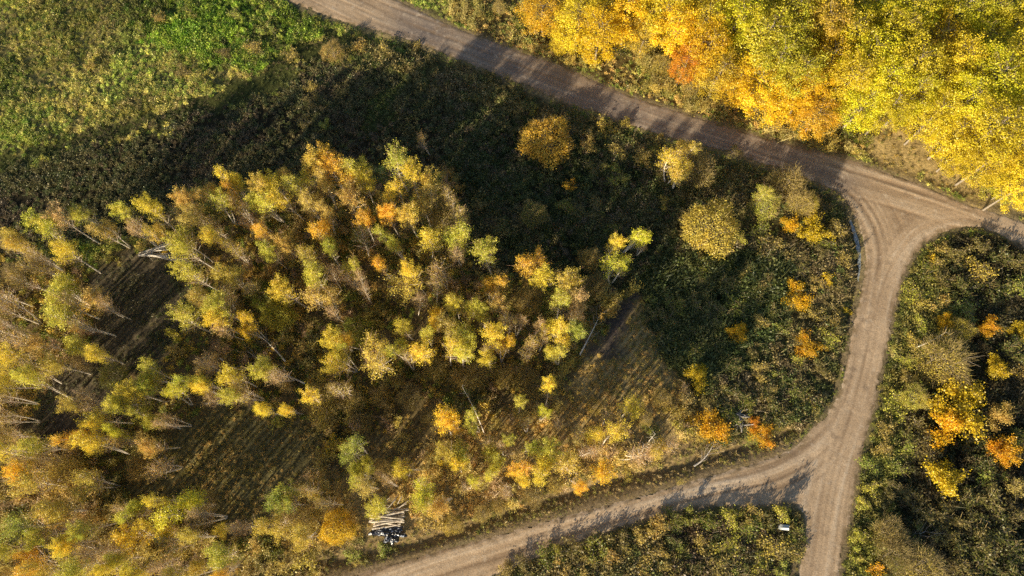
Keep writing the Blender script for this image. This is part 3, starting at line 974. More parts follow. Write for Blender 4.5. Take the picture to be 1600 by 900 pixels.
def make_forest(seed, h=14.0, r=3.3, leaves=9500, leaf=.20):
    rs = np.random.default_rng(seed)
    tr, br, fo = MB(), MB(), MB()
    top = (rs.normal() * .5, rs.normal() * .5, h * .93)
    pts = curve_pts((0, 0, -.4), top, .35, 8, rs)
    tr.tube(pts, [.22 * (1 - .85 * k / 7) + .02 for k in range(8)], 6, .1)
    P = np.array(pts)
    ends, ws = [], []
    nb = 46
    for b in range(nb):
        t = .34 + .64 * (b + rs.random()) / nb
        q = t * 7
        i = min(int(q), 6)
        base = P[i] + (P[i + 1] - P[i]) * (q - i)
        prof = math.sin(PI * min(1, (t - .34) / .66 * .8 + .2)) ** .6
        L = r * prof * rs.uniform(.6, 1.15) + .3
        az = b * 2.4 + rs.random()
        e = base + np.array((math.cos(az) * L, math.sin(az) * L, L * rs.uniform(.25, .8)))
        mid = (base + e) / 2 + np.array((0, 0, .1 * L))
        tr.tube([tuple(base), tuple(mid), tuple(e)], [.06, .035, .012], 3, 1.0)
        for _ in range(3):
            f_ = mid + (e - mid) * rs.random() + rs.normal(size=3) * np.array((.6, .6, .4))
            ends.append((mid, f_)); ws.append(L)
        ends.append((mid, e)); ws.append(L * 1.3)
    A = np.array([a for a, _ in ends]); B = np.array([b for _, b in ends]); ws = np.array(ws)
    n = 420
    i = rs.integers(0, len(A), n)
    c = A[i] + (B[i] - A[i]) * rs.random(n)[:, None]
    e = c + rs.normal(size=(n, 3)) * .4 + np.array((0, 0, .2))
    br.ribbons(c, e, np.full(n, .04), rs=rs)
    i = rs.choice(len(B), leaves, p=ws / ws.sum())
    g = rs.normal(size=(leaves, 3)) * np.array((.36, .36, .24))
    c = B[i] + g
    o = c * np.array((1, 1, 0))
    fo.quads(c, (rs.random(leaves) * .6 + .7) * leaf, nrm_bias=o * .25 + np.array((0, 0, .1)), rs=rs)
    return {'trunk': (tr, M_GREY), 'twigs': (br, M_TWIG2), 'foliage': (fo, M_LEAF)}

def bake(parts, tag_):
    return {k: mb.mesh(tag_ + '_' + k, m_) for k, (mb, m_) in parts.items() if mb.n}

LIB = {}
# nominal size (height, radius) kept with each shape
LIB['b'] = [(10, 1.9, bake(make_birch(s, stems=st_, leaves=lv), 'birch')) for s, st_, lv in ((1, 1, 3600), (2, 1, 2800), (3, 2, 4200), (4, 1, 3300), (5, 3, 4600), (6, 2, 3300), (7, 1, 3900), (8, 2, 3700))]
LIB['t'] = [(10, 1.9, bake(make_birch(s, stems=st_, leaves=lv, ntw=600), 'birch')) for s, st_, lv in ((11, 1, 1100), (12, 2, 1300), (13, 3, 1400), (14, 2, 900))]
LIB['s'] = [(5, 3, bake(make_dome(s, leaves=lv), 'sallow')) for s, lv in ((21, 3800), (22, 3000), (23, 4600))]
LIB['w'] = [(5, 3, bake(make_dome(s, leaves=lv, ntw=2600, core=.3, twig=M_TWIG2), 'sallow')) for s, lv in ((24, 2600), (25, 3400), (26, 2100))]
LIB['m'] = [(4, 2.2, bake(make_ragged(s, leaves=3900, leaf=.19), 'maple')) for s in (31, 32, 33, 34, 37, 38)]
LIB['o'] = [(5, 3, bake(make_dome(s, h=5, r=3, leaves=6500, leaf=.17, ntw=700, stems=14, core=.6), 'broadleaf')) for s in (35, 36)]
LIB['f'] = [(14, 3.3, bake(make_forest(s), 'aspen')) for s in (41, 42, 43, 44, 45, 46)]
LIB['c'] = [(2.0, 1.2, bake(make_ragged(s, h=2, r=1.2, stems=10, leaves=620, leaf=.17), 'bush')) for s in (51, 52, 53, 54, 55, 56, 57, 58)]

COLS = {  # main colour, second tone, word
    'G': ((0.4, 0.41, 0.055), (0.53, 0.46, 0.07), 'yellow green'),
    'g': ((0.27, 0.33, 0.06), (0.38, 0.38, 0.06), 'fresh green'),
    'Y': ((0.66, 0.52, 0.05), (0.54, 0.46, 0.06), 'yellow'),
    'y': ((0.54, 0.41, 0.07), (0.44, 0.37, 0.065), 'dull golden'),
    'O': ((0.7, 0.4, 0.04), (0.58, 0.42, 0.055), 'orange'),
    'o': ((0.52, 0.35, 0.09), (0.45, 0.35, 0.08), 'rusty ochre'),
    'R': ((0.72, 0.27, 0.04), (0.66, 0.38, 0.05), 'red orange'),
    'K': ((0.72, 0.46, 0.03), (0.66, 0.5, 0.04), 'golden orange'),
    'L': ((0.5, 0.5, 0.04), (0.58, 0.52, 0.045), 'bright lime yellow'),
    'B': ((0.4, 0.31, 0.08), (0.46, 0.36, 0.085), 'olive brown'),
    'P': ((0.48, 0.33, 0.16), (0.48, 0.36, 0.12), 'pinkish brown'),
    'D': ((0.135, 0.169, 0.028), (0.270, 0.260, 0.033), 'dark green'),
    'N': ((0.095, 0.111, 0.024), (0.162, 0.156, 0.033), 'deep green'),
    'Z': ((0.230, 0.182, 0.055), (0.149, 0.143, 0.033), 'dull brown'),
}
KIND = {
    'b': ('birch_tree', 'birch', 'slender %s birch', 'birch trees of the wood'),
    't': ('birch_tree', 'birch', 'thin half bare %s birch', 'birch trees of the wood'),
    's': ('willow_bush', 'bush', 'rounded %s willow bush', 'willow bushes among the birches'),
    'w': ('willow_bush', 'bush', 'twiggy %s willow bush', 'willow bushes among the birches'),
    'm': ('maple_tree', 'tree', '%s young maple', 'young maples in the scrub'),
    'o': ('broadleaf_tree', 'tree', 'dense round %s tree', 'round broadleaf trees'),
    'f': ('forest_tree', 'tree', 'tall %s forest tree', 'tall trees of the forest edge'),
    'c': ('scrub_bush', 'bush', 'low %s bush', 'low bushes in the scrub'),
}
DATA = {
(0, 0): """1260 830 62 b Y;1380 835 50 b G;1440 760 60 b y;1535 765 55 b O;1575 835 50 b O;940 872 52 b o;1060 868 48 b Y;1180 872 50 b y;1330 770 42 b B;1490 860 45 b B
965 395 24 c g 1.4;1540 240 60 s o 2.6;1450 400 32 c B;1440 470 28 c Z;1500 580 24 c g;1400 560 30 c Z;1590 420 34 c Z;1350 250 30 c B;840 330 34 c Z;1040 250 30 c Z;1180 225 34 c B;650 150 34 c g;1080 60 34 c g;880 70 34 c D;750 90 30 c B;1240 130 30 c g;420 300 24 c B;250 140 26 c D""",
(530, 0): """405 655 42 t o 7;282 775 66 b G;345 825 50 b Y;425 852 52 b y;60 765 60 b G;112 842 50 b Y;20 805 46 b B;960 640 106 o O 4.6;1065 862 28 c O 1.6;1555 765 62 b Y 8;1600 700 50 b y 8;1235 575 42 c y 2.2;1150 660 38 c o 2
1030 560 34 c B 2;1090 520 34 c D;1300 700 36 c B 2;1330 560 26 c y;1470 640 34 c B;1400 720 44 c B 2;1180 780 40 c N;1290 820 44 c D;900 490 30 c D;830 500 26 c Z;700 350 26 c Z;640 440 26 c N;560 300 26 c Z;430 260 26 c Z;340 210 30 c B;210 240 34 c B;100 200 34 c o;1460 690 30 c D
640 20 34 c D;740 30 34 s B 3;830 90 36 c D;1010 150 44 m Y 3.4;1040 190 22 c Y;1180 250 40 m Y 3;1190 180 44 s y 4;1420 190 50 s y 4;1500 300 60 s y 3.4;1480 380 50 c B;1300 200 50 c N;1370 90 48 s D 6;1560 330 36 c y""",
(1060, 0): """70 770 110 w B 5.5;10 800 60 b y 7;510 850 90 w B 5.5;400 905 50 b G 6;600 935 50 s Y 3.5;250 830 30 c Z;300 760 30 c N;270 690 26 c Z
20 300 60 s y 3.5;90 330 60 s y 4;60 400 50 s B 3;180 370 70 w y 4;330 450 75 w P 3.4;200 460 50 c B 1.8;460 560 50 c B 1.6;560 590 44 c D 1.5;700 600 50 c B 1.6;800 590 50 c D 1.6;860 600 40 c D;640 640 36 c B;60 460 40 c B 1.6;1060 600 36 c B 1.2;1500 730 60 w G 2;1560 790 55 s G 2;1430 860 40 c G 1.4;1530 870 34 c G""",
(0, 300): """70 250 46 b y;115 262 42 t B;185 200 60 b G;320 152 52 b P;315 292 50 b Y;180 305 55 t B;415 105 40 b G 9;465 165 45 b B;595 112 52 b G;730 122 45 b Y;730 195 32 b y;640 190 50 t P;240 350 50 t B;265 460 70 b G;275 580 75 b G;430 510 60 b o;345 535 60 t B;30 480 60 t B;60 565 62 t B;330 700 52 b G;420 742 42 b Y;60 782 60 b Y;185 690 50 b o;260 795 60 b y;25 645 50 t B;110 680 50 t P;20 855 42 b Y;530 850 60 s D;150 855 60 t B;80 385 62 w Z;150 420 45 t B;500 540 40 t P;430 620 45 t B
870 75 60 b o;920 115 60 b B;985 52 60 b G;1090 35 46 b O;1120 92 45 t B;1230 40 60 b G;1335 35 46 b Y;1450 65 50 b B;1490 112 46 b B;875 235 52 b G;918 292 50 b G;1042 222 42 b Y;1150 182 40 b O;1090 275 55 t y;1250 272 52 b G;1350 252 40 b o;1380 315 55 b y;1490 192 50 b O;1510 262 50 b G;930 390 56 b G;962 445 50 b B;1070 402 60 b y;1012 495 60 t B;862 582 60 b G;800 660 28 c G 3;1012 595 50 b Y;1080 562 62 b G;1150 632 52 b K;1235 485 70 o D 7;1292 565 66 o G 6;1362 470 60 b Y;1470 400 60 b G;1492 482 60 b o;1560 560 40 t P;700 842 50 b G;820 742 36 c B 2;920 872 50 b G;992 832 50 t P;1090 862 60 b Y;1250 822 55 b G;1302 835 60 t P;1575 682 42 b O;1588 785 50 b Y;385 780 50 w P;1180 450 40 t B;1200 120 40 t P;1000 150 44 t B;1060 640 40 t P;1540 400 40 t P;1350 620 50 c N 2;1460 700 60 c N 2;1420 770 50 c N 2;1500 640 40 c D""",
(530, 300): """45 55 60 b o;120 155 46 b O;30 372 46 b G;72 412 55 t P;112 462 45 t P;240 112 50 b O;335 122 60 b y;270 35 46 b Y;400 65 60 b B;480 112 82 w B 7;525 50 50 t B;560 130 46 t B;272 242 52 b G;400 222 52 b Y;530 222 64 b G;555 275 46 t P;210 332 40 b O;300 425 84 b y 9;372 402 50 b Y;102 242 50 t D;490 390 60 t o;700 302 62 b G 10.5;885 282 60 b O 11.5;962 382 52 b Y 11;1160 312 62 w B 5;1250 262 38 b Y 10;1290 345 54 b L 10.5;1355 192 48 b L 10.5;1392 262 26 t o 5;1250 170 30 c D 1.6;900 105 70 s D 3.4;690 452 50 b O;535 522 52 b Y;620 512 42 b G;660 572 42 b G;770 522 52 b o;870 512 70 w o 6;1050 462 62 b y;1022 552 46 b G;1090 552 52 b P;1095 632 46 b g;972 632 52 b Y;1035 682 46 b Y;1030 752 52 b G;880 742 52 t B;910 612 36 t P;780 632 46 t B;435 587 52 b K;305 622 46 b Y;400 662 36 b G;490 652 46 b B;495 752 44 b Y;590 672 56 b G;640 722 36 t B;730 692 52 b Y;742 742 46 b K;690 782 46 b Y;90 642 70 o D 6;42 672 60 b Y;160 742 75 b y;190 802 60 t P;30 782 52 b G;272 722 52 b G;352 742 60 b Y;560 782 50 b G;320 792 40 t B;440 812 60 w B 4;640 852 70 w B 4;760 855 60 w B 4;1260 512 40 c o 2;860 860 60 w B 3.6;1190 560 40 c Z 1.6;1180 440 60 w Z 4;820 620 40 t P;560 860 50 w o 4;930 700 40 t B;340 520 40 t P;430 470 50 t B;1000 860 50 c B
1510 40 30 c y;1100 90 44 c N;1190 80 40 c Z;1040 60 40 c D;760 160 40 c N;660 60 30 c Z;1500 480 50 c D;1430 560 44 c N;1520 600 50 c N;1480 700 44 c N;1560 740 40 c N;1560 520 40 c D""",
(1060, 300): """150 165 130 o y 6.5;400 62 74 s G 5;560 62 60 w y 5;625 170 70 m Y 4.6;520 148 42 m K 4;285 202 26 c G 3;550 492 52 m K 2.6;275 652 46 m K 2.4;600 715 50 m O 2.4;92 842 54 m Y 3;695 392 28 c Y 1.8;800 545 22 c Y 1.4;740 180 40 c B 2;700 250 40 c D;760 300 34 c B;560 330 50 c Z;640 420 34 c B;740 430 36 c Z;640 560 34 c B;480 620 34 c g;540 780 30 c G;720 590 34 c B;700 680 36 c G;660 800 34 c Z;420 420 50 c Z;330 360 46 c B;230 420 50 c N;120 420 50 c N;60 500 50 c N;160 540 50 c N;280 520 50 c D;350 500 40 c N;80 620 50 c N;180 700 46 c N;60 720 46 c D;350 720 36 c Z;450 540 40 c N;390 610 40 c B;260 800 50 c N;380 820 46 c B;480 850 36 c D;120 330 36 c D;430 250 50 c B;380 180 44 c D
1170 300 22 c Y 1.2;1400 372 50 c y 2.6;1100 462 46 c G 1.4;1210 520 40 c o 1.8;1240 602 44 m K 2.6;1310 640 62 s Y 3.6;1440 622 54 m O 3.6;1230 775 140 w y 5;1475 815 54 m Y 3;1590 632 34 m Y 3;1230 260 44 c B 1.4;1300 290 44 c Z 1.8;1400 250 50 c Z 2.2;1500 290 50 c N 2.4;1580 330 50 c Z 2.4;1150 380 44 c D;1230 400 44 c Z;1330 440 50 c N 2;1480 440 60 c N 2.6;1570 430 50 c g 2.6;1340 540 46 c g;1500 520 40 c Z;1130 600 40 c G;1090 680 40 c y;1060 780 44 c G;1060 850 40 c B;1550 720 60 c N 2.6;1500 640 50 c N;1590 840 34 c o;1200 340 40 c B;1120 530 36 c y""",
(0, 600): """170 32 52 b G;42 62 52 t B;385 82 42 b y;442 102 52 t P;470 152 52 b Y;550 122 52 b G;540 52 52 b G;620 42 60 b Y;700 22 42 b G;762 62 46 b L;700 176 46 b G;790 172 40 t P;650 82 58 s D;345 232 46 b O;190 282 46 b G;445 312 52 b Y;540 292 36 b L;62 342 66 b Y;122 392 52 b K;232 362 46 t B;300 412 80 w y 6;180 482 70 b y;390 472 60 b y;62 232 40 t o;30 312 40 b G;600 252 46 t o;700 272 46 b o;650 382 60 w o 4;740 372 60 t o;735 532 46 b Y;870 562 86 b L;960 542 52 w B 5;580 602 52 b G;600 702 70 b K;540 822 36 b G;260 602 70 b y;110 642 60 b g;140 702 60 b G;42 762 42 b G;110 822 80 b O;410 642 52 b G;310 742 52 b Y;300 802 42 b G;740 712 52 b Y;820 742 52 t D;900 722 52 b y;962 622 52 t P;1060 662 32 b Y 6;1110 662 52 t P;980 802 60 b G;1000 852 40 b O;850 832 44 t P;700 842 52 b Y;370 852 60 b G;620 872 42 b G;460 782 60 t P;40 150 40 t B;280 640 40 t P;520 760 40 t P;660 640 40 t P;780 620 40 t P;190 860 50 b y;60 880 40 b B;520 880 40 b Y;800 880 40 b G;900 880 44 b y;760 800 40 t P;1080 780 44 c D 2;1200 760 50 c g 2;1160 840 50 c B 1.6;1270 790 40 c D;40 560 46 c N 2;80 700 40 c N;100 560 50 c N 2.4;520 460 60 c N 2;450 520 60 c N 2;560 520 40 c D;1240 700 36 c Z
915 12 46 b Y;982 62 46 t P;1060 52 52 b G;1150 42 52 t B;1240 112 42 b Y;1322 102 32 b Y;1290 172 32 c G 2;1412 72 52 b Y;1492 92 88 w y 5;1575 40 50 t B;1330 482 52 b G;1310 540 50 t B;1370 562 60 b g;1440 500 52 t B;1410 622 80 w y 6;1290 622 60 b y;1400 712 60 b y;1562 662 70 o K 5;1480 492 34 b Y 6;1545 282 46 c Y 2.4;1500 340 46 c B 2;1470 420 46 c B;1540 560 40 t B;1420 800 50 c y 1.6;1260 850 40 c B;1360 780 40 c B""",
(530, 600): """70 312 52 b g;95 362 46 b G;92 422 52 b G;130 482 46 b B;150 542 60 b G;200 392 52 w B 4;290 422 52 t P;362 382 46 b Y;392 482 60 b L;432 542 52 b G;480 352 26 c Y 3;500 212 60 b K;540 182 42 b O;522 282 52 b y;570 322 52 b G;640 192 46 b G;682 342 52 b G;712 402 46 b G;640 457 36 b L;550 402 46 b Y;500 532 60 b o;590 482 52 t P;750 242 36 b G;830 112 30 b G;860 292 36 b G;872 202 36 t B;942 142 32 b L;967 72 36 b Y;960 292 60 b G;820 402 52 b O;852 432 42 b Y;930 392 62 b Y;1030 172 42 t P;1060 402 62 b y;1092 432 36 b O;1210 222 52 b Y;1252 272 52 b Y;1240 382 60 b K;1352 122 52 b Y;1352 312 60 t P;1472 252 52 b y;1522 272 52 t P;790 472 44 t P;522 652 52 s y 2.6;660 602 50 s B 2;420 622 64 c B 2;1492 62 50 s B 2.6;760 320 46 t P;1140 320 46 t P;1120 230 40 t B;1290 200 40 t P;900 520 50 w B 2.4;1000 470 46 w y 2.4;740 560 46 w o 2.2;1420 160 40 s B 2;60 80 60 w B 4;200 60 50 w B 3.6;330 60 60 w Z 4;430 150 50 w Z 3.6;100 180 60 w B 3;880 60 50 w o 3;1180 100 44 w y 3;1250 170 40 t B;680 250 40 t B;240 470 40 t P
300 260 40 c B 1.2;620 60 40 c N;560 110 40 c N;1450 210 36 c D;1560 130 36 c y;1590 200 36 c G;1340 420 30 c y .9;60 800 36 c g .9;200 760 36 c g .9
1480 640 44 c o 1.8;1400 700 44 c B 2;1300 720 46 c Z 2;1190 740 46 c D 2;1080 760 44 c Z 2;960 790 44 c D 1.8;860 830 40 c Z 1.6;780 860 36 c B 1.4;1560 640 44 c D 2;1370 790 44 c B 1.6;1480 770 44 c o 1.6;1560 740 40 c N;1260 800 44 c o 1.6;1150 830 44 c B 1.6;1040 850 40 c o 1.4;1420 860 44 c B;1540 850 44 c B;1300 870 40 c Z;1020 770 24 c G 1.2""",
(1060, 600): """155 200 84 m O 2.8;390 222 42 m O 2;350 172 22 m R 1.4;60 210 50 c B;30 60 50 c B;200 60 50 c N 1.8;260 30 50 c N 1.8;230 130 46 c D 1.4;320 80 44 c D;420 60 50 c B;480 140 46 c N 1.8;440 200 40 c y 1;560 60 44 c g 1.2;620 110 36 c y 1;350 250 30 c g .8;260 220 34 c N;400 20 44 c N;520 20 44 c N
480 592 36 c G 3.2;240 610 44 c G 2;150 640 44 c D 2;350 600 44 c B 2;60 620 44 c D 2;420 620 36 c N 2;20 782 26 c g 1.4;120 740 50 c o 1.6;330 680 56 c D 1.8;250 760 50 c G 1.6;420 740 56 c y 1.4;500 780 50 c B 1.4;380 830 50 c G 1.4;180 840 46 c B 1.4;80 860 46 c N 1.4;480 870 40 c g 1.2;300 870 40 c g 1.2;540 700 30 c D 1.2
1335 82 112 m Y 5.4;1262 185 80 m K 5;1500 140 50 m o 3.4;1512 312 64 m O 4;1242 442 86 m Y 4.6;980 690 84 w B 3.4;1010 790 80 w Z 3.4;1130 855 120 w y 3.4;920 862 30 c O 1.4;1100 60 60 s G 3;1010 80 50 c G 1.6;960 200 40 c B;960 300 40 c B;1020 380 46 c g;900 380 36 c g;900 480 36 c G;860 560 36 c G;840 700 36 c G;830 800 36 c G;1000 480 46 c Z;1080 520 44 c Z;1110 200 50 c Z 2;1160 300 50 c Z 2;1080 300 46 c g 1.4;1360 240 50 c N 2;1420 360 50 c N 2;1480 420 50 c g 2;1350 520 50 c N 2.2;1450 540 60 c Z 2.4;1560 480 50 c B 2.4;1240 600 60 c Z 2.2;1360 640 60 c Z 2.2;1500 660 60 c N 2.4;1250 700 50 c B 1.8;1330 740 60 c N 2;1450 760 60 c Z 2.4;1560 780 60 c N 2.4;1300 840 50 c Z 2;1420 860 60 c N 2;1540 880 50 c N 2;1560 600 44 c Z 2;1150 600 50 c Z 2;1580 240 44 c D 2.4;1100 700 40 c g 1.2"""}
FOREST = """850 12 34 O 9;905 28 36 Y 11;880 60 24 Y 6;940 45 44 K 12;985 18 40 K 12;960 -10 40 Y;1010 45 34 B 10;1060 45 40 K;1040 15 40 Y;1075 88 26 R 11;1100 25 42 Y;1110 65 38 K;1130 105 38 y 11;1160 30 42 L;1190 55 46 G;1180 10 40 G;1240 20 42 G;1235 65 44 G;1150 130 32 K 9;1192 128 38 K 10;1215 100 40 G;1250 110 36 G;1290 45 40 o;1290 10 40 Y;1225 150 34 K 9;1262 140 36 K 10;1280 178 30 O 9;1300 95 38 K;1330 45 42 Y;1330 125 38 Y;1345 5 42 L;1368 85 42 L;1352 160 36 L 12;1385 122 40 L;1400 50 42 Y;1392 168 30 Y 11;1430 100 42 Y;1430 146 38 L;1425 15 42 L;1465 60 44 K;1470 130 44 Y;1462 182 34 Y 12;1500 20 42 L;1505 95 44 Y;1512 158 42 L;1500 208 34 Y 11;1500 240 26 Y 8;1545 55 42 L;1550 125 44 L;1545 200 42 Y;1548 250 34 Y 12;1590 100 40 Y;1590 170 42 L;1585 235 42 Y 12;1590 285 30 G 9;1590 40 38 Y;1560 10 38 G;1615 280 34 Y;1450 -20 40 Y;1380 -25 40 G;1300 -30 40 L;1210 -30 40 G;1130 -25 40 K;1620 20 38 G;1050 -20 38 K"""

LAND = [  # places a viewer can find, for the labels
    ('heap of felled pale poles', 240, 398), ('left tip of the birch row', 22, 385), ('left edge of the picture, halfway down', 0, 480), ('furrowed dark patch at left', 215, 490),
    ('upper left outline of the big birch stand', 300, 300), ('top of the big birch stand', 520, 245), ('lone half bare birch above the stand', 665, 222), ('centre of the big birch stand', 440, 400),
    ('fallen bare trees in the dark gap', 410, 560), ('right end of the birch stand', 720, 370), ('lone yellow green birch in the shade', 768, 402), ('orange topped birch pair', 835, 400),
    ('round orange tree', 854, 215), ('lime birch pair by the dark scrub', 978, 390), ('muddy bare strip at the centre', 965, 520), ('middle of the birch wood', 690, 540),
    ('lower left furrowed clearing', 380, 720), ('stacked logs and black tarpaulin', 612, 812), ('bottom left corner of the picture', 0, 900), ('lower left edge of the picture', 0, 720),
    ('golden dome tree beside the log stack', 545, 820), ('bent bare birch stem', 745, 645), ('bottom edge below the furrowed clearing', 260, 900), ('tan strip below the centre', 900, 680),
    ('grassy verge above the lower track', 1000, 735), ('big round golden tree', 1110, 357), ('dark bramble patch', 1120, 490), ('pale ditch water', 1340, 390),
    ('road junction at upper right', 1400, 330), ('heap of grey branches', 1158, 655), ('small white box', 1227, 825), ('lower road fork', 1280, 720), ('lower right corner of the picture', 1600, 900),
    ('pale leaning stem right of the road', 1450, 530), ('middle of the right edge', 1600, 480), ('upper right corner of the picture', 1600, 0), ('sandy apron beside the forest', 1400, 245),
    ('middle of the upper road', 900, 140), ('start of the forest at the top edge', 850, 0), ('top edge above the road junction', 1320, 0), ('bright green nettle patch', 400, 40),
    ('mown meadow track', 330, 165), ('upper left corner of the picture', 0, 0), ('lone willow right of the lower road', 1415, 850)]
def direction(dx, dy):
    a = math.degrees(math.atan2(-dy, dx)) % 360
    return ['right of', 'upper right of', 'above', 'upper left of', 'left of', 'lower left of', 'below', 'lower right of'][int((a + 22.5) // 45) % 8]

trees = []     # x px, y px, radius m, kind, colour, height
for (ox, oy), txt in DATA.items():
    for it in txt.replace('\n', ';').split(';'):
        it = it.split()
        if len(it) < 5: continue
        zx, zy, zr, k, c = float(it[0]), float(it[1]), float(it[2]), it[3], it[4]
        u, v, r = ox + zx / 2.963, oy + zy / 2.963, zr / 2.963
        mpp = H / F / (CT + (v - 450) / F * ST)
        rm = r * mpp * .97
        hh = float(it[5]) if len(it) > 5 else {'b': 10.8, 't': 9.8, 's': 4.2, 'w': 4.2, 'm': 3, 'o': 5, 'c': 1.5}[k]
        trees.append((u, v, rm, k, c, hh))
for it in FOREST.split(';'):
    it = it.split()
    u, v = float(it[0]), float(it[1])
    trees.append((u, v, float(it[2]) * .115 * .79 * random.uniform(.9, 1.12), 'f', it[3], (float(it[4]) if len(it) > 4 else 14.0) * random.uniform(.86, 1.12)))
print('trees', len(trees), {k: sum(t[3] == k for t in trees) for k in KIND})

rows = []
for n, (u, v, rm, k, c, hh) in enumerate(trees):
    zc_ = hh * {'b': .76, 't': .64, 'f': .72}.get(k, .5)
    x, y = ground(u, v, zc_)
    x, y = float(x), float(y)
    near = min(LAND, key=lambda l: (l[1] - u) ** 2 + (l[2] - v) ** 2)
    dist = math.hypot(near[1] - u, near[2] - v)
    rows.append([x, y, u, v, rm, k, c, hh, near, direction(u - near[1], v - near[2]), dist])
keys = {}
for r_ in rows:
    keys.setdefault((r_[5], r_[6], r_[8][0], r_[9]), []).append(r_)
ORD = ['', 'second ', 'third ', 'fourth ', 'fifth ', 'sixth ', 'seventh ', 'eighth ', 'ninth ']
for key, rs_ in keys.items():
    rs_.sort(key=lambda r: r[10])
    for i, r_ in enumerate(rs_):
        look = KIND[r_[5]][2] % COLS[r_[6]][2]
        if len(rs_) == 1:
            pos_ = ('just ' if r_[10] < 28 else '') + r_[9]
        else:
            pos_ = 'the %snearest %s' % (ORD[i], r_[9])
        lab_ = '%s, %s the %s' % (look, pos_, r_[8][0])
        for cut in (('the ', ''), ('nearest ', ''), ('tall ', ''), ('twiggy ', ''), (' willow', ''), ('half bare ', '')):
            if len(lab_.replace(',', '').split()) > 16:
                a_, b_ = lab_.split(', ', 1)
                lab_ = (a_.replace(*cut) if cut[0] in a_ else a_) + ', ' + (b_.replace(cut[0], cut[1], 1) if cut[0] != ' willow' else b_)
        r_.append(lab_)

proto_n = {}
for (x, y, u, v, rm, k, c, hh, near, dr, dist, label) in rows:
    name, cat, _, grp = KIND[k]
    lib = LIB[k]
    i = proto_n.get(k, 0)
    proto_n[k] = i + 1
    h0, r0, meshes = lib[(i * 7 + i // 3) % len(lib)]
    gz = float(height(np.array([x]), np.array([y]))[0])
    e = empty(name, (x, y, gz), random.random() * 6.28)
    sxy = rm / r0 * {'b': .99, 't': .94, 'm': 1.28 if hh < 3.5 else 1.08, 'c': 1.35, 'o': 1.12}.get(k, 1.0)
    sz = hh / h0 * random.uniform(.92, 1.1)
    sxy *= random.uniform(.86, 1.12)
    if k in 'bt':
        e.rotation_euler = (random.gauss(0, .065), random.gauss(0, .065), random.random() * 6.28)
    e.scale = (sxy, sxy, sz)
    tag(e, label, cat, grp)
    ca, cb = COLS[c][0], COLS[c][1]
    if k == 'f':
        ca, cb = tuple(a * b for a, b in zip(ca, (1.0, 1.03, .5))), tuple(a * b for a, b in zip(cb, (1.05, .98, .5)))
    elif k in 'mc' and c in 'YOKR':
        ca, cb = tuple(a * b for a, b in zip(ca, (1.1, 1.0, .45))), tuple(a * b for a, b in zip(cb, (1.1, 1.0, .45)))
    if k in 'bt':
        ca, cb = tuple(a * 1.16 for a in ca), tuple(a * 1.16 for a in cb)
    elif k == 'm':
        ca, cb = tuple(a * .86 for a in ca), tuple(a * .80 for a in cb)
    j = random.uniform(.88, 1.12) if k != 'f' else random.uniform(.72, 1.15)
    jr = random.uniform(.93, 1.08)
    for pn, m_ in meshes.items():
        o = bpy.data.objects.new(pn, m_)
        link(o, e)
        if pn == 'foliage':
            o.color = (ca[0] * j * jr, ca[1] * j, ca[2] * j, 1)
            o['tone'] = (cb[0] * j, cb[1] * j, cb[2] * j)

# ------------------------------------------------------------------ log stack with its tarpaulin
def log_mesh(L, r, seed, curve=.15, n=8, mats=None, knob=False):
    rs = np.random.default_rng(seed)
    mb = MB()
    pts = curve_pts((-L / 2, 0, 0), (L / 2, 0, 0), curve, 7, rs)
    mb.tube(pts, [r * (1 - .35 * k / 6) * rs.uniform(.92, 1.08) for k in range(7)], n, rs.random() * .6, 0, cap=True)
    if knob:
        for _ in range(4):
            p = np.array(pts[rs.integers(1, 6)])
            e = p + np.array((rs.uniform(.2, .7), rs.normal() * .5, abs(rs.normal()) * .35))
            mb.tube([tuple(p), tuple(e)], [r * .35, r * .12], 4, .5)
    return mb.mesh('log', mats or [M_LOG, M_LOGEND])
lx, ly = ground(608, 808)
lx, ly = float(lx), float(ly)
lz = float(height(np.array([lx]), np.array([ly]))[0])
GROUP_LOG = 'pale logs stacked beside the lower track'
k = 0
for layer in range(3):
    cnt = (11, 9, 6)[layer]
    for q in range(cnt):
        L = random.uniform(3.6, 5.0)
        o = bpy.data.objects.new('log', log_mesh(L, random.uniform(.10, .16), 900 + k, .06))
        o.location = (lx - .15 + random.uniform(-.35, .35), ly + (q - (cnt - 1) / 2) * .27 - .1, lz + .2 + layer * .24)
        o.rotation_euler = (random.random() * .3, random.gauss(0, .03), .10 + random.gauss(0, .12) + (q - cnt / 2) * .012)
        tag(link(o), ['pale log in the bottom layer of the stack by the lower track', 'pale log in the middle layer of the stack by the lower track', 'pale log lying on top of the stack by the lower track'][layer], 'log', GROUP_LOG)
        k += 1
loose = [(-1.2, 1.65, .62, 3.1, 'longest loose pole slanting across the upper side of the log stack'), (.35, 1.75, .80, 1.7, 'short loose pole tilted over the dark hollow above the log stack'),
         (1.5, 1.35, .42, 2.0, 'loose pole poking out at the right end of the log stack'), (2.0, 1.7, .65, 1.8, 'thin loose pole farthest right beside the log stack'),
         (.9, 2.5, .95, 1.9, 'steeply turned thin pole farthest above the log stack'), (1.5, 2.3, 1.05, 1.3, 'small pole standing out in the dark shadow above the log stack'), (2.2, .8, .2, 1.3, 'stubby log lying at the lower right of the log stack')]
for dx, dy, rz_, L, lab in loose:
    o = bpy.data.objects.new('log', log_mesh(L, .07, 950 + k, .04))
    o.location = (lx + dx, ly + dy, lz + .55)
    o.rotation_euler = (0, random.gauss(0, .08), rz_)
    tag(link(o), lab, 'log')
    k += 1
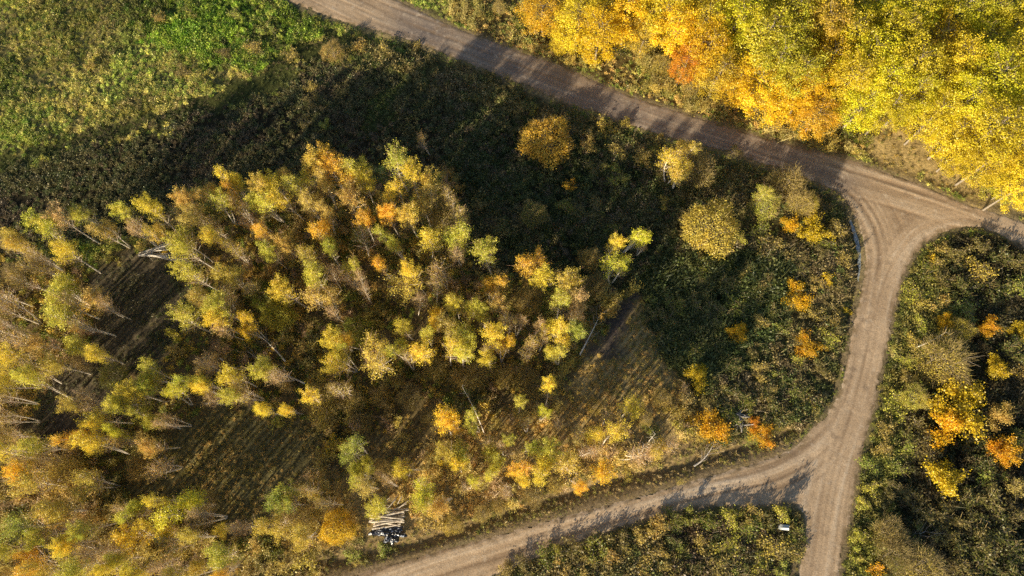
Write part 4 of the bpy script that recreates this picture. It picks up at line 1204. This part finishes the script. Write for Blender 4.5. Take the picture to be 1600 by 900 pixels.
def sheet_mesh(w, d, amp, seed, m_, nx_=26, ny_=18, edge_=.35):
    rs = np.random.default_rng(seed)
    u, v = np.meshgrid(np.linspace(-1, 1, nx_), np.linspace(-1, 1, ny_))
    u, v = u.ravel(), v.ravel()
    wob = 1 + (vnoise(np.arctan2(v, u) * 2 + 9, u * 0 + seed, seed) - .5) * edge_ * 2
    x = u * w / 2 * wob
    y = v * d / 2 * wob
    z = fbm(x * 1.6 + seed, y * 1.6, seed, 3) * amp + abs(vnoise(x * 4, y * 4 + seed, seed + 3) - .5) * amp * .9
    z *= 1 - .75 * np.maximum(abs(u), abs(v)) ** 4
    i = np.arange(nx_ * ny_).reshape(ny_, nx_)
    mb = MB()
    mb.add(np.c_[x, y, z], np.stack([i[:-1, :-1], i[:-1, 1:], i[1:, 1:], i[1:, :-1]], -1).reshape(-1, 4), .5)
    return mb.mesh('sheet', m_)
m, nt, out = mat('black_plastic_sheet')
b = nd(nt, 'ShaderNodeBsdfPrincipled')
geo = nd(nt, 'ShaderNodeNewGeometry')
nt.links.new(mixc(nt, ramp(nt, noise(nt, geo.outputs['Position'], 3.0, 3), .56, .62), (.012, .013, .02), (.45, .48, .55)), b.inputs['Base Color'])  # pale glints of the plastic painted into its black
b.inputs['Roughness'].default_value = .22
nt.links.new(b.outputs[0], out.inputs[0])
M_TARP = m
t = link(bpy.data.objects.new('tarpaulin', sheet_mesh(4.6, 1.5, .75, 3, m)))
t.location = (lx - .1, ly - 1.75, lz + .02); t.rotation_euler = (0, 0, -.08)
tag(t, 'crumpled black plastic tarpaulin along the lower side of the log stack', 'tarpaulin')
t = link(bpy.data.objects.new('tarpaulin', sheet_mesh(2.0, 1.8, .85, 5, m)))
t.location = (lx + .55, ly - 2.55, lz + .02)
tag(t, 'round bundle of black plastic sheet with painted glints below the log stack', 'tarpaulin')

# ------------------------------------------------------------------ heap of felled poles, fallen trees, grey branches
hx, hy = (float(q) for q in ground(222, 398))
hz = float(height(np.array([hx]), np.array([hy]))[0])
for q in range(16):
    L = random.uniform(5.5, 9)
    a = math.radians(-16 + q * 2.9 + random.uniform(-3, 3))
    o = bpy.data.objects.new('felled_pole', log_mesh(L, random.uniform(.05, .08), 1000 + q, .18, 6, [M_BIRCH, M_LOGEND], True))
    o.location = (hx + math.cos(a) * L / 2 + random.uniform(-.4, .4), hy + math.sin(a) * L / 2 + random.uniform(-.5, .5), hz + .12 + (q % 4) * .16)
    o.rotation_euler = (random.random() * 6, 0, a)
    tag(link(o), 'thin pale felled pole fanned out in the heap above the dark furrows', 'pole', 'felled poles fanned out above the dark furrows')

def fallen_tree(u, v, ang, L, seed, label):
    rs = np.random.default_rng(seed)
    x, y = (float(q) for q in ground(u, v))
    e = empty('fallen_tree', (x, y, float(height(np.array([x]), np.array([y]))[0]) + .35), ang)
    tr, br = MB(), MB()
    pts = curve_pts((0, 0, 0), (L, 0, .3), .35, 8, rs)
    tr.tube(pts, [.13 * (1 - .85 * q / 7) + .01 for q in range(8)], 6, .2)
    for q in range(16):
        p = np.array(pts[rs.integers(2, 8)])
        l = rs.uniform(.8, 2.2)
        s_ = rs.choice([-1, 1])
        mid = p + np.array((l * .35, s_ * l * .3, .25 * l))
        ed_ = p + np.array((l * .9, s_ * l * rs.uniform(.3, .8), rs.uniform(.1, .8)))
        br.tube([tuple(p), tuple(mid), tuple(ed_)], [.05, .035, .012], 4, .3)
        for _ in range(3):
            w_ = mid + (ed_ - mid) * rs.random()
            br.tube([tuple(w_), tuple(w_ + rs.normal(size=3) * .35 + np.array((.25, 0, .1)))], [.02, .008], 3, .3)
    link(bpy.data.objects.new('trunk', tr.mesh('fallen_trunk', M_BIRCH)), e)
    link(bpy.data.objects.new('branches', br.mesh('fallen_branches', M_GREY)), e)
    tag(e, label, 'fallen tree')
fallen_tree(478, 600, math.radians(152), 10, 1, 'long fallen bare tree reaching to the left in the dark gap')
fallen_tree(448, 566, math.radians(138), 7, 2, 'upper of the fallen bare trees in the dark gap, under orange birches')
fallen_tree(345, 560, math.radians(-15), 5, 3, 'short fallen branchy stem at the left end of the dark gap')
fallen_tree(905, 556, math.radians(62), 7, 4, 'thin pale fallen stem at the lower end of the muddy strip')
fallen_tree(1085, 728, math.radians(48), 5, 5, 'dead thin branch lying across the grassy verge ditch')
fallen_tree(330, 630, math.radians(170), 6, 6, 'pale bare stem leaning left at the top of the lower clearing')
fallen_tree(1378, 870, math.radians(28), 7, 7, 'grey bare branching stem fanned out right of the lower road')

def leaning_stem(u0, v0, z0, u1, v1, z1, r, seed, label):
    rs = np.random.default_rng(seed)
    x0, y0 = (float(q) for q in ground(u0, v0, z0))
    x1, y1 = (float(q) for q in ground(u1, v1, z1))
    mb, b2 = MB(), MB()
    pts = curve_pts((0, 0, 0), (x1 - x0, y1 - y0, z1 - z0), .25, 8, rs)
    mb.tube(pts, [r * (1 - .75 * q / 7) for q in range(8)], 6, .0)
    for q in range(9):
        p = np.array(pts[rs.integers(3, 8)])
        b2.tube([tuple(p), tuple(p + rs.normal(size=3) * .5 + np.array((0, 0, .3)))], [.025, .008], 3, .2)
    e = empty('bare_birch', (x0, y0, z0))
    link(bpy.data.objects.new('trunk', mb.mesh('bare_trunk', M_BIRCH)), e)
    link(bpy.data.objects.new('branches', b2.mesh('bare_branches', M_BIRCH)), e)
    tag(e, label, 'bare tree')
leaning_stem(758, 680, 0, 722, 604, 6.5, .10, 1, 'tall bent bare birch stem standing alone below the middle of the wood')
leaning_stem(1431, 543, .3, 1478, 519, 3.4, .09, 2, 'pale curved stem leaning over the willow right of the road')
leaning_stem(968, 718, .1, 1006, 696, 3, .09, 3, 'white leaning stem with bare twigs above the grassy verge')
leaning_stem(1010, 695, .1, 1024, 678, 2.6, .07, 4, 'short white leaning stem right of the larger one above the verge')
leaning_stem(1283, 150, 4, 1325, 122, 9, .09, 5, 'pale bare branch crossing the dark gap in the golden forest edge')
leaning_stem(1110, 125, 1, 1131, 106, 5, .06, 6, 'thin pale stem at the lower margin of the golden forest')

gx0, gy0 = (float(q) for q in ground(1158, 655))
gz0 = float(height(np.array([gx0]), np.array([gy0]))[0])
for q, (dx, dy, a, L) in enumerate([(-.5, -.6, 1.2, 2.2), (-.2, -.1, 1.5, 2.6), (.3, .2, .6, 2.4), (-.9, .3, .9, 1.6), (.6, -.9, .1, 1.8), (-.3, .9, 2.6, 1.8), (.9, .7, .5, 2.2), (-.1, -1.2, 1.3, 1.5), (.1, .5, 2.9, 2.0), (-1.2, -.9, .4, 1.3), (.5, 1.3, .2, 1.6)]):
    o = bpy.data.objects.new('dead_branch', log_mesh(L, random.uniform(.07, .13), 1100 + q, .12, 6, [M_DEAD, M_LOGEND], q % 4 == 0))
    o.location = (gx0 + dx, gy0 + dy, gz0 + .55 + random.uniform(0, .35))
    o.rotation_euler = (random.random() * 6, random.gauss(0, .15), a)
    tag(link(o), 'grey weathered branch thrown on the heap between the orange maples', 'branch', 'grey branches heaped between the orange maples')

# small white box in the weeds
bx_, by_ = (float(q) for q in ground(1226, 824, .9))
bz_ = float(height(np.array([bx_]), np.array([by_]))[0])
m, nt, out = mat('white_painted_board')
b = nd(nt, 'ShaderNodeBsdfPrincipled')
geo = nd(nt, 'ShaderNodeNewGeometry')
nt.links.new(mixc(nt, ramp(nt, noise(nt, geo.outputs['Position'], 4, 4), .5, .7), (.66, .68, .66), (.48, .50, .46)), b.inputs['Base Color'])
nt.links.new(b.outputs[0], out.inputs[0])
def box_mesh(w, d, h, z0, m_, slope=0):
    mb = MB()
    v = [(sx * w / 2, sy * d / 2, z0 + zz * h + (slope * sy if zz else 0)) for zz in (0, 1) for sy in (-1, 1) for sx in (-1, 1)]
    mb.add(v, [(0, 2, 3, 1), (4, 5, 7, 6), (0, 1, 5, 4), (2, 6, 7, 3), (0, 4, 6, 2), (1, 3, 7, 5)])
    return mb.mesh('box', m_)
e = empty('box', (bx_, by_, bz_), -.08)
link(bpy.data.objects.new('body', box_mesh(1.1, .6, .8, 0, m)), e)
link(bpy.data.objects.new('lid', box_mesh(1.25, .72, .05, 1.0, m, .25)), e)
tag(e, 'small white box with a flat lid in the weeds left of the lower road', 'box')
